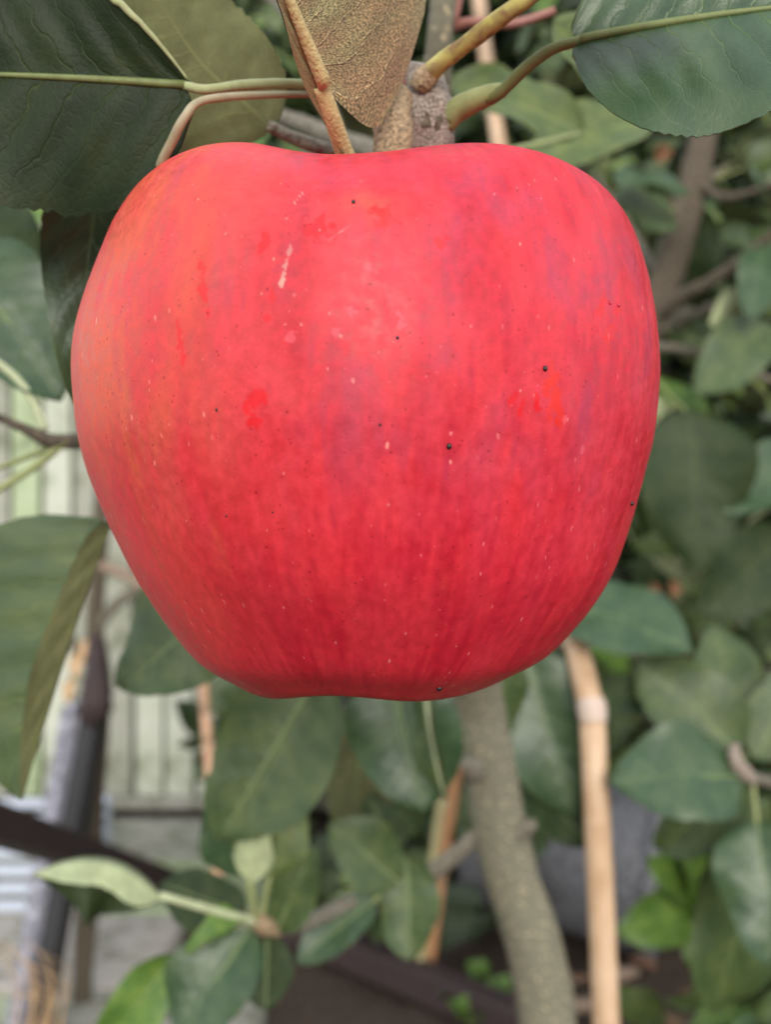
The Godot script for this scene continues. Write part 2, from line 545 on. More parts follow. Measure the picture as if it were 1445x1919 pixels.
func apple_skin() -> StandardMaterial3D:
	var w := 2048
	var h := 1024
	var data := PackedByteArray()
	data.resize(w * h * 3)
	var relief := PackedByteArray()
	relief.resize(w * h)
	var gloss := PackedByteArray()
	gloss.resize(w * h)
	var streak := noise(1.0, 3, FastNoiseLite.TYPE_SIMPLEX_SMOOTH, 51)
	var broad := noise(1.0, 3, FastNoiseLite.TYPE_SIMPLEX_SMOOTH, 52)
	var mottle := noise(0.05, 4, FastNoiseLite.TYPE_SIMPLEX, 53)
	var pore := RandomNumberGenerator.new()
	pore.seed = 7
	var deep := Vector3(0.71, 0.085, 0.17)
	var red := Vector3(0.80, 0.16, 0.21)
	var rose := Vector3(0.82, 0.29, 0.345)
	var mauve := Vector3(0.66, 0.23, 0.345)
	var amber := Vector3(0.83, 0.39, 0.235)
	for x in w:
		var phi := TAU * ((x + 0.5) / w - 0.5)
		var cx := sin(phi)
		var cz := cos(phi)
		# more of the yellow ground colour shows on the left flank and a little at the far right
		var left := exp(-pow((phi + 0.95) / 0.58, 2.0)) + 0.35 * exp(-pow((phi - 1.45) / 0.25, 2.0))
		for y in h:
			var v := 1.0 - (y + 0.5) / h
			var s1 := streak.get_noise_3d(cx * 8.0, v * 6.0, cz * 8.0)
			var s2 := streak.get_noise_3d(cx * 26.0 + 9.0, v * 14.0, cz * 26.0)
			var b1 := broad.get_noise_3d(cx * 2.2, v * 5.0, cz * 2.2)
			var b2 := broad.get_noise_3d(cx * 6.0 + 5.0, v * 13.0, cz * 6.0)
			var m := mottle.get_noise_2d(x, y)
			var dark := clampf(0.33 + 1.0 * s1 + 0.6 * s2 + 0.6 * b1 + 0.10 * m, 0.0, 1.0)
			var c := red.lerp(deep, dark * 0.95)
			# waxy bloom, worn away in patches
			var bloom := clampf(0.44 + 0.6 * b2 + 0.12 * m - 0.25 * b1, 0.0, 1.0) * lerpf(0.35, 1.0, smoothstep(0.22, 0.52, v))
			c = c.lerp(rose, bloom * 0.6)
			var b3 := broad.get_noise_3d(cx * 4.0 + 3.0, v * 8.0 + 7.0, cz * 4.0)
			c = c.lerp(mauve, clampf(b3 * 1.5 + 0.5 * s2 - 0.08, 0.0, 1.0) * 0.6 * smoothstep(0.3, 0.48, v))
			var gold := clampf(left * (0.84 + 0.6 * s1 + 0.42 * s2 - 0.6 * b1) * lerpf(0.45, 1.0, smoothstep(0.25, 0.5, v)), 0.0, 1.0) * smoothstep(0.12, 0.3, v) + clampf(0.9 * b1 + 0.5 * s1 - 0.42, 0.0, 1.0) * 0.7
			gold += 0.75 * exp(-pow((phi - 0.03) / 0.09, 2.0) - pow((v - 0.637) / 0.018, 2.0)) * (0.7 + b2)
			c = c.lerp(amber, clampf(gold, 0.0, 1.0) * 0.72)
			# around the eye of the apple
			c = c.lerp(Vector3(0.72, 0.22, 0.19), (1.0 - smoothstep(0.12, 0.22, v)) * 0.55)
			c *= 1.0 + 0.06 * m + (pore.randf() - 0.5) * 0.07
			var i := (y * w + x) * 3
			data[i] = int(255 * clampf(c.x, 0, 1))
			data[i + 1] = int(255 * clampf(c.y, 0, 1))
			data[i + 2] = int(255 * clampf(c.z, 0, 1))
			relief[y * w + x] = int(128 + 22 * m)
			gloss[y * w + x] = int(255 * clampf(0.46 + 0.12 * bloom + 0.1 * m, 0, 1))
	var spot := func(phi: float, v: float, rx: float, ry: float, tilt: float, col: Vector3, strength: float, ragged: float, lift: float, shine: float):
		# an uneven spot; radii in millimetres on the skin
		var sx := w / TAU / 42.0
		var sy := h / 133.0
		var x0 := (phi / TAU + 0.5) * w
		var y0 := (1.0 - v) * h
		rx *= 1.25
		ry *= 1.25
		var reach := maxf(rx, ry) * 1.6
		for yy in range(int(y0 - reach * sy), int(y0 + reach * sy) + 1):
			for xx in range(int(x0 - reach * sx), int(x0 + reach * sx) + 1):
				if yy < 0 or yy >= h:
					continue
				var px := posmod(xx, w)
				var dx := (xx - x0) / sx
				var dy := (yy - y0) / sy
				var ex := dx * cos(tilt) + dy * sin(tilt)
				var ey := -dx * sin(tilt) + dy * cos(tilt)
				var d := sqrt(pow(ex / rx, 2.0) + pow(ey / ry, 2.0)) + ragged * mottle.get_noise_2d(xx * 1.3 + 40.0, yy * 1.3)
				var k := (1.0 - smoothstep(0.5, 1.1, d)) * strength
				if k <= 0.0:
					continue
				var i := (yy * w + px) * 3
				data[i] = int(lerpf(data[i], col.x * 255, k))
				data[i + 1] = int(lerpf(data[i + 1], col.y * 255, k))
				data[i + 2] = int(lerpf(data[i + 2], col.z * 255, k))
				relief[yy * w + px] = int(clampf(relief[yy * w + px] + lift * k, 0, 255))
				if shine >= 0.0:
					gloss[yy * w + px] = int(lerpf(gloss[yy * w + px], shine * 255, k))
	var bright := Vector3(0.86, 0.055, 0.09)
	var hot := Vector3(0.88, 0.16, 0.09)
	# places where the bloom has been washed off
	for q in [[-0.262, 0.601, 0.75, 1.0, 0.3], [-0.115, 0.611, 1.5, 1.3, 0.5], [-0.075, 0.605, 0.9, 0.8, 0.0], [0.065, 0.622, 1.0, 1.5, -0.4], [0.04, 0.631, 0.7, 0.9, 0.3], [-0.288, 0.46, 0.95, 2.0, 0.25], [-0.44, 0.563, 0.55, 2.6, -0.25], [-0.515, 0.517, 0.4, 1.9, -0.2], [0.428, 0.468, 0.4, 0.8, 0.3], [0.455, 0.459, 0.35, 0.7, 0.2], [0.506, 0.4598, 0.35, 0.6, -0.3], [0.50, 0.470, 0.3, 0.8, -0.2], [-0.234, 0.553, 0.35, 0.8, 0.0], [-0.243, 0.533, 0.35, 0.4, 0.0], [0.80, 0.54, 0.9, 2.4, 0.5], [0.75, 0.56, 0.6, 1.5, 0.6], [0.22, 0.60, 0.7, 0.6, 0.0]]:
		spot.call(q[0], q[1], q[2], q[3], q[4], bright, 0.5, 0.9, -10.0, 0.32)
	for q in [[0.54, 0.482, 0.6, 1.7, 0.2], [0.563, 0.470, 0.85, 2.2, 0.1], [0.583, 0.457, 0.6, 1.6, -0.1]]:
		spot.call(q[0], q[1], q[2], q[3], q[4], hot, 0.5, 0.8, -10.0, 0.3)
	# the pale scratch and its dull halo
	for k in 12:
		var t := k / 11.0
		spot.call(lerpf(-0.190, -0.212, t), lerpf(0.593, 0.561, t), 0.16 + 0.12 * t, 0.42, -0.25, Vector3(0.83, 0.66, 0.58), 0.75, 1.0, 35.0, 0.7)
		spot.call(lerpf(-0.16, -0.215, t), lerpf(0.655, 0.55, t), 0.9, 2.0, -0.3, Vector3(0.62, 0.17, 0.24), 0.13, 0.8, 0.0, -1.0)
		spot.call(lerpf(-0.03, -0.085, t), lerpf(0.612, 0.600, t), 0.14, 0.2, 0.6, Vector3(0.88, 0.5, 0.5), 0.5, 1.0, 25.0, 0.6)
	for k in 4:
		spot.call(-0.17 - 0.006 * k, 0.657 - 0.005 * k, 0.1, 0.4, -0.3, Vector3(0.83, 0.62, 0.56), 0.55, 0.8, 20.0, 0.6)
	# lenticels: pale, drawn out along the apple towards its flanks; and small dark pores
	for k in 1200:
		var phi := pore.randf_range(-PI, PI)
		var v := pore.randf_range(0.12, 0.72)
		var size := 0.075 + 0.17 * pow(pore.randf(), 2.5)
		var stretch := lerpf(1.1, 3.0, clampf(absf(phi) * 0.8 - 0.2, 0.0, 1.0)) * pore.randf_range(0.7, 1.2)
		spot.call(phi, v, size * 0.75, size * stretch, pore.randf_range(-0.25, 0.25), Vector3(0.93, 0.58, 0.54), pore.randf_range(0.25, 0.8), 0.5, 30.0, 0.6)
	for k in 2400:
		spot.call(pore.randf_range(-PI, PI), pore.randf_range(0.12, 0.75), pore.randf_range(0.07, 0.15), pore.randf_range(0.07, 0.16), 0.0, Vector3(0.5, 0.05, 0.12), pore.randf_range(0.25, 0.75), 0.4, -22.0, -1.0)
	for q in [[-0.024, 0.5345, 0.7, 0.5], [0.10, 0.528, 0.45, 0.7], [-0.183, 0.5144, 0.55, 0.5], [-0.07, 0.519, 0.4, 0.35], [0.02, 0.577, 0.25, 0.5], [0.61, 0.452, 0.3, 0.35], [0.70, 0.425, 0.28, 0.5], [0.052, 0.207, 0.42, 0.3], [0.33, 0.235, 0.5, 0.25]]:
		spot.call(q[0], q[1], q[2], q[3], 0.2, Vector3(0.90, 0.46, 0.50), 0.4, 1.3, 18.0, 0.6)
	var m := StandardMaterial3D.new()
	m.albedo_texture = image_texture(w, h, data)
	m.roughness_texture = image_texture(w, h, gloss, true)
	m.roughness_texture_channel = BaseMaterial3D.TEXTURE_CHANNEL_RED
	m.roughness = 1.0
	m.metallic_specular = 0.42
	m.heightmap_enabled = true
	m.heightmap_texture = image_texture(w, h, relief, true)
	m.heightmap_scale = 0.014
	return m

func build_apple() -> void:
	var centre := at(688, 660, 0.158)
	var a := thing("apple", "large ripe red apple with pale scratch and dark specks hanging in front", "apple", centre)
	var skin := apple_skin()
	var o := MeshInstance3D.new()
	o.name = "skin"
	o.mesh = apple_mesh()
	o.material_override = skin
	a.add_child(o, true)
	# stalk out of the hollow up to the spur
	part("stalk", tube([centre + Vector3(0, 0.008, 0), centre + Vector3(0.0012, 0.018, 0.0005), at(735, 275, 0.157), at(733, 215, 0.1575), at(742, 180, 0.159)], [0.0016, 0.0022, 0.0029, 0.0030, 0.0027], 22, 0.05, 0.006), M.spur, a, "thick tan stalk rising from the hollow")
	# withered calyx in the eye underneath
	for k in 5:
		var t := TAU * k / 5.0
		var away := Vector3(sin(t), 0, cos(t))
		var base := centre + Vector3(0, -0.0435, 0) + away * 0.0025
		part("sepal", blade(base, base + away * 0.003 + Vector3(0, -0.002, 0), base + away * 0.004 + Vector3(0, -0.0045, 0), away, 0.003, {"top": M.bark_dark, "under": M.bark_dark, "ns": 6, "nu": 4, "ser": 0.0}), null, a)
	# grains of dirt and frass stuck to the skin
	for q in [[0.524, 0.4943, 0.34], [0.244, 0.4253, 0.36], [0.44, 0.183, 0.4], [1.126, 0.3793, 0.34], [0.052, 0.4425, 0.17], [-0.419, 0.3678, 0.16], [-0.401, 0.4569, 0.2], [-0.262, 0.3707, 0.14], [-0.02, 0.639, 0.26], [0.096, 0.5144, 0.2], [0.838, 0.5632, 0.27], [0.794, 0.5632, 0.22]]:
		var r: float = q[2] / 1150.0
		var g := MeshInstance3D.new()
		g.name = "dirt_speck"
		var s := SphereMesh.new()
		s.radius = r
		s.height = r * 1.8
		s.radial_segments = 10
		s.rings = 6
		g.mesh = s
		g.material_override = M.speck if q[0] < 0.79 or q[0] > 0.84 else M.blister
		g.scale = Vector3(1, 1.25, 0.8)
		a.add_child(g, true)
		g.position = apple_point(q[0], q[1], r * 0.3)

# ---------------------------------------------------------------- twigs with leaves, for the trees farther back
var variants := []

func make_variants() -> void:
	var skins := [[M.leaf, M.under], [M.leaf_dark, M.under], [M.leaf, M.under_olive], [M.leaf_blue, M.under], [M.leaf_olive, M.under_olive], [M.leaf_olive, M.under_olive], [M.leaf, M.under], [M.leaf_fresh, M.under_olive], [M.leaf_olive, M.under], [M.leaf_dark, M.under_pale]]
	for k in skins.size():
		rng.seed = 100 + k
		var long := rng.randf_range(0.050, 0.068)
		var m := blade(Vector3(0, 0.022, 0), Vector3(0, 0.022 + long * 0.5, rng.randf_range(0.0, 0.014)), Vector3(0, 0.022 + long, rng.randf_range(-0.012, 0.006)), Vector3(0, 0, 1), long * rng.randf_range(0.48, 0.66), {"top": skins[k][0], "under": skins[k][1], "ns": 16, "nu": 6, "fl": rng.randf_range(0.1, 0.5), "fr": rng.randf_range(0.1, 0.5), "wave": rng.randf_range(0.04, 0.11), "curl": rng.randf_range(-0.5, 0.5), "twist": rng.randf_range(-0.7, 0.7), "b": rng.randf_range(0.65, 0.9), "phase": k * 1.3, "teeth": 8.0, "puff": 0.0})
		var st := tube([Vector3(0, 0, -0.004), Vector3(0, 0.011, -0.001), Vector3(0, 0.0225, 0)], [0.0009, 0.0007, 0.0007], 5, 0.0, 0.01, 2)
		m.add_surface_from_arrays(Mesh.PRIMITIVE_TRIANGLES, st.surface_get_arrays(0))
		m.surface_set_material(2, M.stalk)
		variants.append(m)

func put_leaf(parent: Node3D, where: Vector3, along: Vector3, face: Vector3, size: float, kind := -1) -> void:
	var y := along.normalized()
	var z := (face - y * face.dot(y)).normalized()
	var o := MeshInstance3D.new()
	o.name = "leaf"
	o.mesh = variants[kind if kind >= 0 else rng.randi() % variants.size()]
	parent.add_child(o, true)
	o.transform = Transform3D(Basis(y.cross(z), y, z) * Basis().scaled(Vector3.ONE * size), where - origin_of(parent))

func twig(parent: Node3D, from: Vector3, to: Vector3, r: float, count: int, mat: Material) -> void:
	var sag := Vector3(rng.randf_range(-1, 1), rng.randf_range(-0.3, 1), rng.randf_range(-1, 1)) * (to - from).length() * 0.12
	var pts := [from, from.lerp(to, 0.35) + sag, from.lerp(to, 0.7) + sag * 0.7, to]
	part("twig", tube(pts, [r, r * 0.8, r * 0.6, r * 0.4], 7, 0.2, 0.006, 4), mat, parent)
	var line := spline(pts, 8)
	for k in count:
		var t := pow((k + rng.randf()) / count, 0.8)
		var p: Vector3 = line[int(t * (line.size() - 1))]
		var dir := ((to - from).normalized() * 0.6 + Vector3(rng.randf_range(-1, 1), rng.randf_range(-0.9, 0.6), rng.randf_range(-0.8, 1))).normalized()
		put_leaf(parent, p, dir, Vector3(rng.randf_range(-0.5, 0.5), rng.randf_range(0.1, 1.0), rng.randf_range(-0.1, 1.0)), rng.randf_range(0.6, 1.1))

# ---------------------------------------------------------------- the tree that bears the apple
func build_tree() -> void:
	tree = thing("apple_tree", "young apple tree whose grey olive trunk runs down beside the cane, bearing the red apple", "tree", at(1050, 2330, 0.42) * Vector3(1, 0, 1))
	# trunk: leaning, with a knot and a bud scar, rising behind the apple
	part("trunk", tube([at(1075, 3290, 0.42), at(1050, 2330, 0.42), at(1020, 1860, 0.42), at(953, 1620, 0.42), at(915, 1420, 0.415), at(893, 1280, 0.41), at(860, 1000, 0.37), at(830, 600, 0.30), at(815, 300, 0.25), at(822, 110, 0.225), at(840, -150, 0.22), at(850, -700, 0.23)],
		[0.0130, 0.0125, 0.0114, 0.0108, 0.0104, 0.0102, 0.0085, 0.006, 0.0042, 0.0030, 0.0026, 0.0016], 22, 0.10, 0.016), M.bark, tree)
	part("knot", tube([at(905, 1440, 0.412), at(884, 1438, 0.405), at(868, 1428, 0.4)], [0.0055, 0.0046, 0.002], 12, 0.4, 0.004), M.bark_grey, tree)
	part("bud_scar", tube([at(960, 1570, 0.415), at(992, 1548, 0.41), at(1002, 1536, 0.41)], [0.005, 0.003, 0.0010], 10, 0.4, 0.004), M.bark_grey, tree)
	# spur: the swollen fruiting wood over the apple
	var spur := part("spur", tube([at(792, 330, 0.176), at(790, 275, 0.168), at(798, 225, 0.165), at(790, 180, 0.165), at(770, 158, 0.166), at(748, 160, 0.168)], [0.0030, 0.0046, 0.0047, 0.0043, 0.0036, 0.0020], 26, 0.24, 0.0045), M.spur_grey, tree)
	part("scar_ring", tube([at(806, 262, 0.1632), at(816, 235, 0.1622), at(812, 208, 0.1622), at(800, 216, 0.1615), at(800, 240, 0.1612)], [0.0010, 0.0012, 0.0011, 0.0010, 0.0008], 9, 0.5, 0.002), M.bark_dark, spur)
	part("bud_scale", tube([at(752, 172, 0.163), at(766, 150, 0.163), at(782, 148, 0.163)], [0.0008, 0.0014, 0.0006], 8, 0.3, 0.003), M.stalk_red, spur)
	part("branch", tube([at(790, 300, 0.172), at(800, 320, 0.20), at(815, 330, 0.25)], [0.0045, 0.004, 0.004], 12, 0.25, 0.006), M.bark_grey, tree)
	# leaf stalk of the spur at the right, up to the top edge: half grey bark, half green
	part("twig", tube([at(790, 160, 0.1605), at(806, 138, 0.1595), at(850, 100, 0.156), at(910, 55, 0.152), at(985, -2, 0.148), at(1080, -70, 0.146)], [0.0016, 0.00155, 0.0013, 0.0013, 0.00125, 0.0012], 14, 0.2, 0.004), M.twig_mixed, tree)
	part("twig_collar", tube([at(783, 166, 0.161), at(792, 150, 0.1603), at(812, 134, 0.159)], [0.0015, 0.0019, 0.0015], 12, 0.3, 0.003), M.spur, tree)

	# --- the sharp leaves round the top
	# big dark leaf at the top left, its upper half tilted back, its lower half hanging
	leaf(tree, [346, 160, 0.150], [-300, 135, 0.152], 470, Vector3(0.08, 0.05, 1), 0.04,
		{"top": M.leaf_near, "under": M.under, "fl": -0.12, "fr": 0.30, "lw": 1.05, "rw": 1.0, "ar": 0.95, "sway": 0.0, "ns": 60, "nu": 22, "teeth": 26.0, "ser": 0.06, "roll": M.stalk_fuzzy, "a": 0.34, "b": 0.62, "curl": -0.15, "wave": 0.05, "thick": 0.00065, "lift": 0.15, "ribm": M.stalk_green, "stalkm": M.stalk_fuzzy, "puff": 0.009},
		[[704, 222, 0.163], [672, 190, 0.160], [620, 166, 0.157], [540, 157, 0.154], [450, 160, 0.151], [385, 168, 0.1495]], "big dark green leaf with toothed edge, top left")
	# olive underside behind it
	leaf(tree, [500, 235, 0.172], [250, -40, 0.168], 300, Vector3(0.1, -0.25, -1), -0.03,
		{"top": M.leaf, "under": M.under_olive, "fl": 0.12, "fr": 0.12, "ns": 44, "nu": 14, "teeth": 18.0, "lw": 0.9, "rw": 1.35, "wave": 0.05, "thick": 0.001, "lift": -0.8, "rib": false, "stalkm": M.bark_grey}, [[640, 290, 0.176], [560, 262, 0.174]], "olive underside of a leaf behind the top left leaf")
	# felted brown underside in the middle
	leaf(tree, [600, 160, 0.1375], [450, -230, 0.120], 400, Vector3(-0.2, -0.35, -1), 0.02,
		{"top": M.leaf, "under": M.felt, "fl": 0.15, "fr": 0.35, "lw": 2.65, "rw": 0.13, "cord": 0.42, "sway": 0.0, "ns": 60, "nu": 22, "teeth": 22.0, "ser": 0.03, "a": 0.27, "b": 0.5, "wave": 0.02, "curl": 0.05, "thick": 0.00105, "lift": -0.9, "ribm": M.stalk_tan, "puff": 0.008},
		[[668, 330, 0.150], [645, 285, 0.1455], [622, 220, 0.1405]], "brown felted underside of a leaf, top centre")
	# thin brown leaf stalk that bends down behind the left shoulder of the apple
	part("stalk", tube([at(600, 176, 0.157), at(470, 179, 0.150), at(378, 189, 0.1465), at(345, 222, 0.146), at(322, 265, 0.148), at(298, 320, 0.152), at(285, 400, 0.165)], [0.0005, 0.00055, 0.0006, 0.0007, 0.0007, 0.0007, 0.0007], 10, 0.15, 0.004), M.stalk_brown, tree)
	# dark leaf hanging behind the apple at the left
	leaf(tree, [190, 300, 0.178], [160, 800, 0.185], 330, Vector3(0.15, 0.0, 1), 0.03, {"top": M.leaf_blue, "under": M.under, "fl": 0.1, "fr": 0.2, "rw": 0.52, "lw": 0.75, "a": 0.3, "ns": 40, "nu": 12, "teeth": 20.0, "thick": 0.0008, "rib": false}, [[500, 330, 0.19], [330, 250, 0.182]])
	# smooth blue-green leaf at the right
	leaf(tree, [1090, 76, 0.150], [1620, 0, 0.140], 400, Vector3(-0.12, 0.45, 1), 0.05,
		{"top": M.leaf_blue, "under": M.under, "fl": 0.3, "fr": 0.24, "lw": 0.85, "rw": 1.52, "ns": 56, "nu": 20, "teeth": 26.0, "ser": 0.035, "a": 0.44, "b": 0.55, "curl": -0.25, "wave": 0.035, "thick": 0.0008, "lift": 0.2, "ribm": M.stalk_green, "puff": 0.008, "sway": 0.0},
		[[842, 225, 0.163], [870, 195, 0.161], [930, 178, 0.157], [985, 128, 0.153], [1035, 92, 0.151]], "blue green leaf with a pale sheen, top right")
	part("stalk_base", tube([at(838, 232, 0.164), at(862, 203, 0.162), at(905, 183, 0.159), at(945, 168, 0.1565)], [0.0014, 0.0019, 0.0017, 0.0011], 12, 0.12, 0.004), M.stalk, tree)
	# leaf over it, only its pale lower edge in view
	leaf(tree, [990, -28, 0.140], [1330, -30, 0.132], 170, Vector3(0.0, 0.8, 0.6), -0.03, {"top": M.leaf_blue, "under": M.under_pale, "fl": 0.2, "fr": 0.3, "ns": 40, "nu": 14, "teeth": 20.0, "curl": -0.5, "rib": false}, [], "leaf edge at the top right corner of the twig")

	# --- leaves in the middle distance, hung from short shoots
	var node_low := at(600, 1230, 0.34)
	part("shoot", tube([at(868, 1080, 0.38), at(740, 1160, 0.36), at(600, 1230, 0.34), at(450, 1120, 0.32)], [0.004, 0.0032, 0.0026, 0.0018], 10, 0.2, 0.008), M.bark_grey, tree)
	leaf(tree, [440, 1120, 0.32], [225, 1290, 0.31], 225, Vector3(-0.1, 0.35, 1), 0.10, {"phase": 3.8, "wave": 0.08, "top": M.leaf, "fl": 0.12, "fr": 0.15, "a": 0.5, "b": 0.78, "curl": -0.3})
	leaf(tree, [598, 1262, 0.335], [412, 1575, 0.33], 235, Vector3(0.05, 0.3, 1), 0.06, {"phase": 5.1, "wave": 0.04, "top": M.leaf, "fl": 0.22, "fr": 0.2, "curl": 0.2, "thick": 0.0011, "lift": 0.7}, [[600, 1235, 0.34]])
	leaf(tree, [735, 1262, 0.36], [795, 1525, 0.35], 215, Vector3(-0.15, 0.2, 1), 0.05, {"phase": 0.2, "wave": 0.07, "top": M.leaf_blue, "fl": 0.1, "fr": 0.12, "lw": 1.1, "rw": 0.95, "a": 0.5, "b": 0.78}, [[740, 1160, 0.36]])
	leaf(tree, [800, 1270, 0.352], [838, 1510, 0.345], 95, Vector3(-0.9, 0.1, 0.7), 0.08, {"phase": 1.6, "wave": 0.09, "top": M.leaf, "under": M.under_pale, "fl": 0.5, "fr": 0.2, "thick": 0.001, "lift": 0.8, "ribm": M.stalk_pale}, [[760, 1170, 0.36]])
	# right of the trunk
	part("shoot", tube([at(885, 1190, 0.40), at(960, 1160, 0.43), at(1030, 1150, 0.46), at(1085, 1130, 0.48)], [0.004, 0.003, 0.0025, 0.002], 10, 0.2, 0.008), M.bark_grey, tree)
	leaf(tree, [1060, 1140, 0.47], [1302, 1222, 0.44], 200, Vector3(0.0, 0.75, 0.7), 0.12, {"phase": 5.7, "wave": 0.04, "top": M.leaf_blue, "fl": 0.2, "fr": 0.25, "curl": -0.3, "a": 0.45, "b": 0.78})
	leaf(tree, [985, 1210, 0.47], [1070, 1530, 0.46], 200, Vector3(-0.2, 0.35, 1), 0.05, {"phase": 0.8, "wave": 0.07, "top": M.leaf_blue, "fl": 0.2, "fr": 0.25}, [[975, 1155, 0.44]])
	leaf(tree, [965, 1440, 0.48], [1110, 1585, 0.46], 120, Vector3(0.1, 0.5, 1), 0.05, {"phase": 2.2, "wave": 0.09, "top": M.leaf_dark, "fl": 0.2, "fr": 0.2}, [[930, 1420, 0.42]])
	leaf(tree, [960, 1230, 0.45], [920, 1400, 0.46], 90, Vector3(0.2, 0.3, 1), 0.05, {"phase": 3.5, "wave": 0.05, "top": M.leaf, "fl": 0.3, "fr": 0.2})
	# the curled leaf at the left edge, its right half folded over and showing the underside
	part("shoot", tube([at(600, 1230, 0.34), at(420, 1050, 0.30), at(290, 985, 0.26), at(212, 985, 0.24)], [0.0026, 0.002, 0.0015, 0.001], 9, 0.2, 0.006), M.stalk_brown, tree)
	leaf(tree, [206, 992, 0.238], [40, 1500, 0.232], 330, Vector3(0.05, 0.25, 1), 0.05,
		{"top": M.leaf, "under": M.under_olive, "fr": -0.12, "fl": 2.62, "rw": 1.55, "lw": 0.32, "ns": 48, "nu": 20, "a": 0.42, "b": 0.6, "wave": 0.03, "teeth": 18.0, "rib": false, "via": [128, 1215, 0.234], "puff": 0.007, "sway": 0.0}, [], "curled leaf with folded olive margin at the left")
	# leaves at the left, over the twig
	part("twig", tube([at(420, 1050, 0.30), at(300, 900, 0.285), at(190, 832, 0.27), at(95, 826, 0.262), at(20, 792, 0.258), at(-120, 740, 0.255)], [0.0026, 0.0024, 0.0021, 0.0019, 0.0012, 0.001], 10, 0.2, 0.006), M.bark_dark, tree)
	part("stalk", tube([at(82, 806, 0.262), at(62, 755, 0.262), at(25, 705, 0.262), at(-40, 655, 0.262)], [0.0013, 0.0012, 0.0011, 0.0009], 9), M.stalk_pale, tree)
	part("stalk", tube([at(120, 825, 0.263), at(70, 870, 0.262), at(0, 915, 0.26), at(-70, 960, 0.26)], [0.0013, 0.0011, 0.001, 0.0009], 9), M.stalk, tree)
	part("stalk", tube([at(95, 838, 0.266), at(40, 860, 0.268), at(-30, 885, 0.27)], [0.0009, 0.0008, 0.0007], 8), M.stalk, tree)
	leaf(tree, [-70, 480, 0.27], [112, 752, 0.265], 250, Vector3(0.1, 0.4, 1), 0.05, {"phase": 4.7, "wave": 0.05, "top": M.leaf_blue, "fl": 0.3, "fr": 0.25, "a": 0.5, "b": 0.78, "teeth": 14.0}, [[-40, 655, 0.262]])
	leaf(tree, [-90, 360, 0.29], [100, 560, 0.28], 180, Vector3(-0.2, 0.25, 1), 0.04, {"phase": 6.0, "wave": 0.08, "top": M.leaf_dark, "fl": 0.3, "fr": 0.3, "rib": false}, [[-70, 520, 0.27]])
	leaf(tree, [-10, 290, 0.36], [92, 420, 0.35], 95, Vector3(-0.3, 0.7, 0.7), 0.05, {"phase": 1.1, "wave": 0.04, "top": M.leaf_fresh, "fl": 0.3, "fr": 0.3, "rib": false}, [[-90, 360, 0.30]])
	# the rosette at the lower left, round its own spur
	part("shoot", tube([at(935, 1530, 0.42), at(800, 1640, 0.42), at(660, 1690, 0.40), at(560, 1735, 0.375), at(488, 1738, 0.36)], [0.004, 0.0034, 0.003, 0.0026, 0.0026], 10, 0.25, 0.008), M.bark_grey, tree)
	part("spur", tube([at(520, 1745, 0.365), at(492, 1732, 0.36), at(470, 1718, 0.356)], [0.0022, 0.0034, 0.0020], 12, 0.4, 0.005), M.spur, tree)
	leaf(tree, [300, 1678, 0.335], [58, 1640, 0.325], 160, Vector3(0.05, 0.0, 1), 0.04, {"phase": 0.3, "wave": 0.08, "top": M.leaf_dark, "under": M.under_pale, "fl": 0.1, "fr": 2.0, "lw": 1.6, "rw": 1.0, "a": 0.6, "b": 0.78, "via": [195, 1608, 0.33], "thick": 0.0012, "lift": 0.6, "rib": false, "ribm": M.stalk_pale, "sway": 0.0}, [[478, 1728, 0.357], [400, 1706, 0.345]], "leaf folded over with pale underside, lower left")
	leaf(tree, [455, 1715, 0.356], [300, 1655, 0.365], 115, Vector3(0, 0.6, 0.8), 0.08, {"phase": 1.7, "wave": 0.04, "top": M.leaf_dark, "fl": 0.2, "fr": 0.2, "curl": -0.3})
	leaf(tree, [465, 1745, 0.356], [340, 1960, 0.345], 175, Vector3(-0.3, 0.35, 1), 0.10, {"phase": 3.1, "wave": 0.07, "top": M.leaf_blue, "fl": 0.3, "fr": 0.35})
	leaf(tree, [455, 1740, 0.350], [352, 1790, 0.34], 70, Vector3(0.3, 0.9, 0.2), 0.25, {"phase": 4.4, "wave": 0.09, "top": M.leaf_fresh, "under": M.under_pale, "fl": 0.6, "fr": 0.8, "curl": 0.8, "rib": false}, [], "small young leaf curling up pale")
	leaf(tree, [500, 1760, 0.362], [498, 1895, 0.35], 100, Vector3(0, 0.35, 1), 0.08, {"phase": 5.8, "wave": 0.05, "top": M.leaf_dark, "fl": 0.2, "fr": 0.25, "curl": -0.3})
	leaf(tree, [330, 1790, 0.39], [170, 1985, 0.39], 110, Vector3(0.4, 0.4, 1), 0.05, {"phase": 0.9, "wave": 0.08, "top": M.leaf_fresh, "under": M.under, "fl": 0.3, "fr": 0.3}, [[480, 1750, 0.365], [400, 1755, 0.38]])
	leaf(tree, [462, 1640, 0.352], [405, 1470, 0.345], 120, Vector3(-0.1, -0.1, 1), 0.05, {"phase": 2.3, "wave": 0.04, "top": M.leaf_blue, "fl": 0.3, "fr": 0.3}, [[480, 1725, 0.358]])
	leaf(tree, [470, 1650, 0.347], [478, 1525, 0.345], 85, Vector3(0.1, 0.2, -1), -0.12, {"phase": 3.6, "wave": 0.07, "top": M.leaf, "under": M.under_pale, "fl": 0.3, "fr": 0.4, "curl": 0.3, "rib": false}, [[482, 1725, 0.357]], "small pale young leaf standing in the rosette")
	leaf(tree, [505, 1640, 0.356], [555, 1450, 0.362], 110, Vector3(0.4, 0.1, 1), 0.05, {"phase": 5.0, "wave": 0.09, "top": M.leaf_olive, "fl": 0.4, "fr": 0.3}, [[490, 1725, 0.36]])
